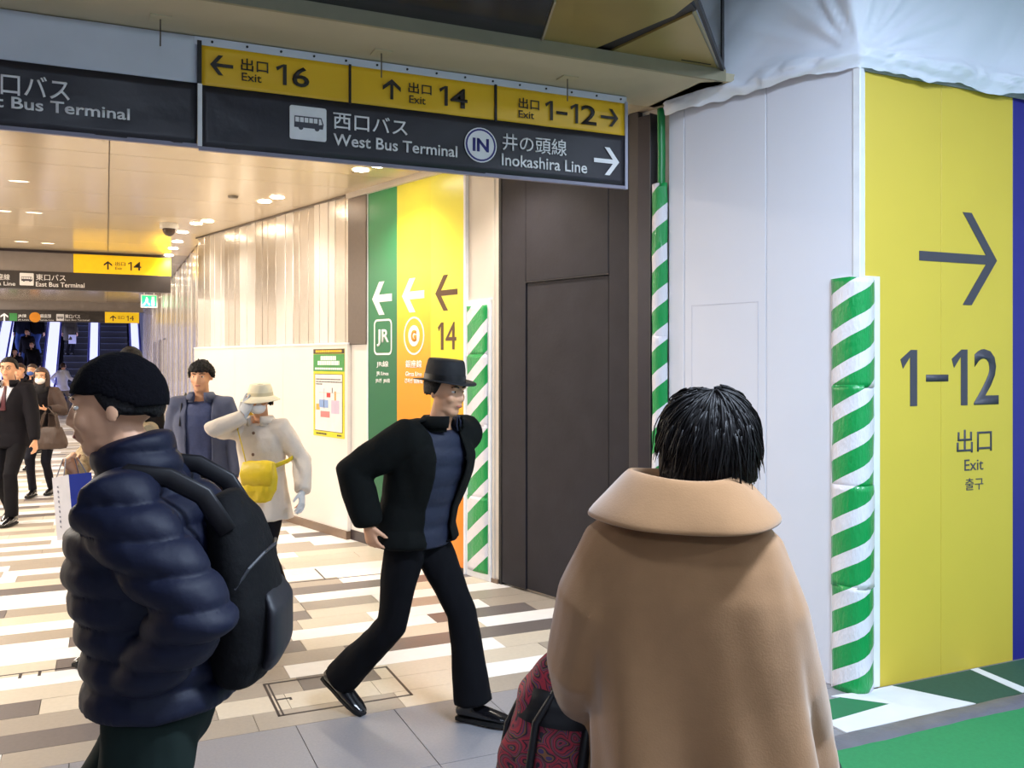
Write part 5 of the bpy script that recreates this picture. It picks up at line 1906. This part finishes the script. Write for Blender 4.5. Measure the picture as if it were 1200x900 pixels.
def paper_bag(name, label, u, d, ztop, w_, h_, dp, yaw, mats, roll=0, hang=.09):
    t_ = thing(name, label, 'bag', at_depth(u, d, ztop), FACE_CAM + math.radians(yaw))
    bm = bmesh.new()
    q = [(-w_ / 2, 0), (w_ / 2, 0), (w_ / 2, -h_), (-w_ / 2, -h_)]
    bx(bm, -w_ / 2, w_ / 2, -dp / 2, dp / 2, -h_, 0)
    for f in list(bm.faces):
        if f.normal.z > .9 or f.calc_center_median().z > -1e-4: bmesh.ops.delete(bm, geom=[f], context='FACES_ONLY')
    Mr = Matrix.Rotation(math.radians(roll), 3, 'Y')
    for f in bm.faces:
        f.material_index = 1 if abs(f.calc_center_median().x) > w_ * .49 else 0
    for v in bm.verts: v.co = Mr @ v.co
    o = obj('bag_body', bm, mats, t_)
    md = o.modifiers.new('p', 'SOLIDIFY'); md.thickness = .003
    for s in (-1, 1):
        obj('cord_handle', tube(bmesh.new(), [Mr @ Vector(p) for p in ((-w_ * .22, s * dp / 2, 0), (-w_ * .08, s * dp / 4, hang), (w_ * .08, s * dp / 4, hang), (w_ * .22, s * dp / 2, 0))], [.003] * 4, 6), mat('cord_grey', '#9a9aa2', .6), t_, True)
    return t_, Mr


M_pw = mat('paper_white', '#dfe0ea', .5)
M_pb = mat('paper_blue', '#2235a4', .45)
t_, Mr = paper_bag('paper_bag', 'white paper bag with a blue side panel carried beside the man in the navy jacket', 84, 4.75, 1.045, .185, .33, .12, -38, [M_pw, M_pb], 10)
# small grey print running down the white face
bm = bmesh.new()
for i in range(9):
    a = Mr @ Vector((.035, .0615, -.05 - i * .026))
    bx(bm, a.x - .006, a.x + .006, a.y - .0008, a.y + .0008, a.z - .008, a.z + .004 * (i % 2))
obj('fine_print', bm, mat('print_grey', '#8a8ca0', .6), t_)
paper_bag('paper_bag', 'beige paper bag hanging behind the white and blue paper bag', 97, 4.95, .93, .16, .24, .10, -30, [mat('paper_beige', '#c4ae8c', .6), mat('paper_beige', '#c4ae8c', .6)], 6)

# --- simpler helper for the people far back


def bystander(u, d, yaw, H, label, coat, legs, hair=M_hair, z=0.0, hem=.75, hairfn=None, group=None, skin=M_skin2, wrists=None, poles=None, cap=None, facef=False, walk=.12, lean=.02, flare=1.05, vs=.013, fat=1.05):
    r_ = person(u, d, yaw, label, z, group)
    B = Body(H, lean=(0, lean), ankles={1: (.08, walk, .085), -1: (-.08, -walk, .085)}, wrists=wrists, poles=poles)
    build_body(B, r_, .012, skin)
    if facef: face(B, r_)
    top(B, r_, coat, 'coat', hem=hem, wid=fat, dep=fat * 1.02, flare=flare, sl=.064, vs=vs, fn=folds(.008, 8, d), collar=True, neckr=.085)
    trousers(B, r_, legs, vs=.014)
    shoes(B, r_)
    if cap: head_shell('cap', B, r_, cap, capfn, 4)
    head_shell('hair', B, r_, hair, hairfn or (lambda d_: short_hair(d_, .3, -.4, .010)), 3, .003)
    return r_, B


C_blk = mat('coat_black', '#0f0e12', .8, spec=.15)
C_drk = mat('coat_charcoal', '#1b191f', .8, spec=.15)
C_nav = mat('coat_navy', '#141828', .8, spec=.15)
C_wht = mat('coat_white', '#d8dae6', .8)
C_kha = mat('coat_khaki', '#4c4638', .8)
L_blk = mat('legs_black', '#101014', .8, spec=.15)
L_jean = mat('legs_denim', '#2f4880', .8)
L_kha = mat('legs_khaki', '#6a5d48', .8)

bystander(151, 7.2, 176, 1.775, 'person in black coat seen from behind, beyond the knit cap of the navy-jacket man', C_blk, L_blk, hem=.6, fat=1.12, vs=.012)
bystander(24, 13.5, 10, 1.62, 'brown-haired person just behind the suited man at the left edge', C_drk, L_blk, hair=M_hairb, facef=True, hairfn=lambda d: bob_hair(d, .01, -.6, .3))
r_, B2 = bystander(39, 16.0, -5, 1.60, 'brown-haired person with a light blue mask between the suited man and the masked woman', C_nav, L_blk, hair=M_hairb, hairfn=lambda d: bob_hair(d, .012, -.6, .3), facef=True)
mask(B2, r_, mat('mask_blue', '#4466b0', .7))
bystander(73, 28.6, 165, 1.60, 'person in a white coat walking to the foot of the middle escalator', C_wht, L_kha, hair=M_hairb, hem=.72, flare=1.5, hairfn=lambda d: bob_hair(d, .01, -.6, .3), wrists={1: (.42, .10, 1.0), -1: (-.40, .10, .95)}, walk=.16)


def on_esc(x, i, dy=.12):
    return (x, EY + .3 + .40 * i + dy, .20 * i * (SLOPE / .5))


def rider(x, i, yaw, H, label, coat, legs, **kw):
    p_ = on_esc(x, i)
    r_, B_ = bystander(300, 10, yaw, H, label, coat, legs, walk=.03, **kw)
    r_.location = p_
    return r_, B_


rider(-2.25, 3, 0, 1.62, 'person in black facing the camera on the left escalator', C_blk, L_blk, facef=True)
r_, B2 = rider(-2.72, 2, 10, 1.60, 'person in dark coat with a pale shoulder strap low on the left escalator', C_drk, L_blk, facef=True, fat=1.15)
strap(r_, [(.12, .0, 1.36), (.08, .13, 1.28), (-.05, .16, 1.1), (-.17, .10, .95)], .018, M_pw, 'shoulder_strap', up=Vector((1, 0, 0)))
rider(-2.72, 8, 0, 1.65, 'denim-legged person high on the left escalator, head hidden by the far sign', C_nav, L_jean)
rider(-2.25, 8, 0, 1.65, 'second denim-legged person high on the left escalator, nearer its bright balustrade', C_blk, L_jean)
rider(-2.45, 5, 0, 1.60, 'person in charcoal between the riders of the left escalator', C_drk, L_jean)
r_, B2 = rider(-1.22, 8, 180, 1.68, 'person in khaki riding up the middle escalator with a white bag', C_kha, L_blk, hem=.55)
hb = thing('shopping_bag', 'small white shopping bag held by the khaki rider on the middle escalator', 'bag', (r_.location.x + .10, r_.location.y - .10, r_.location.z + .42), 0)
box('bag_body', -.12, .12, -.05, .05, 0, .32, M_pw, hb, .004)
obj('bag_handle', tube(bmesh.new(), [(-.06, 0, .31), (-.03, 0, .40), (.03, 0, .40), (.06, 0, .31)], [.006] * 4, 6), M_pw, hb)
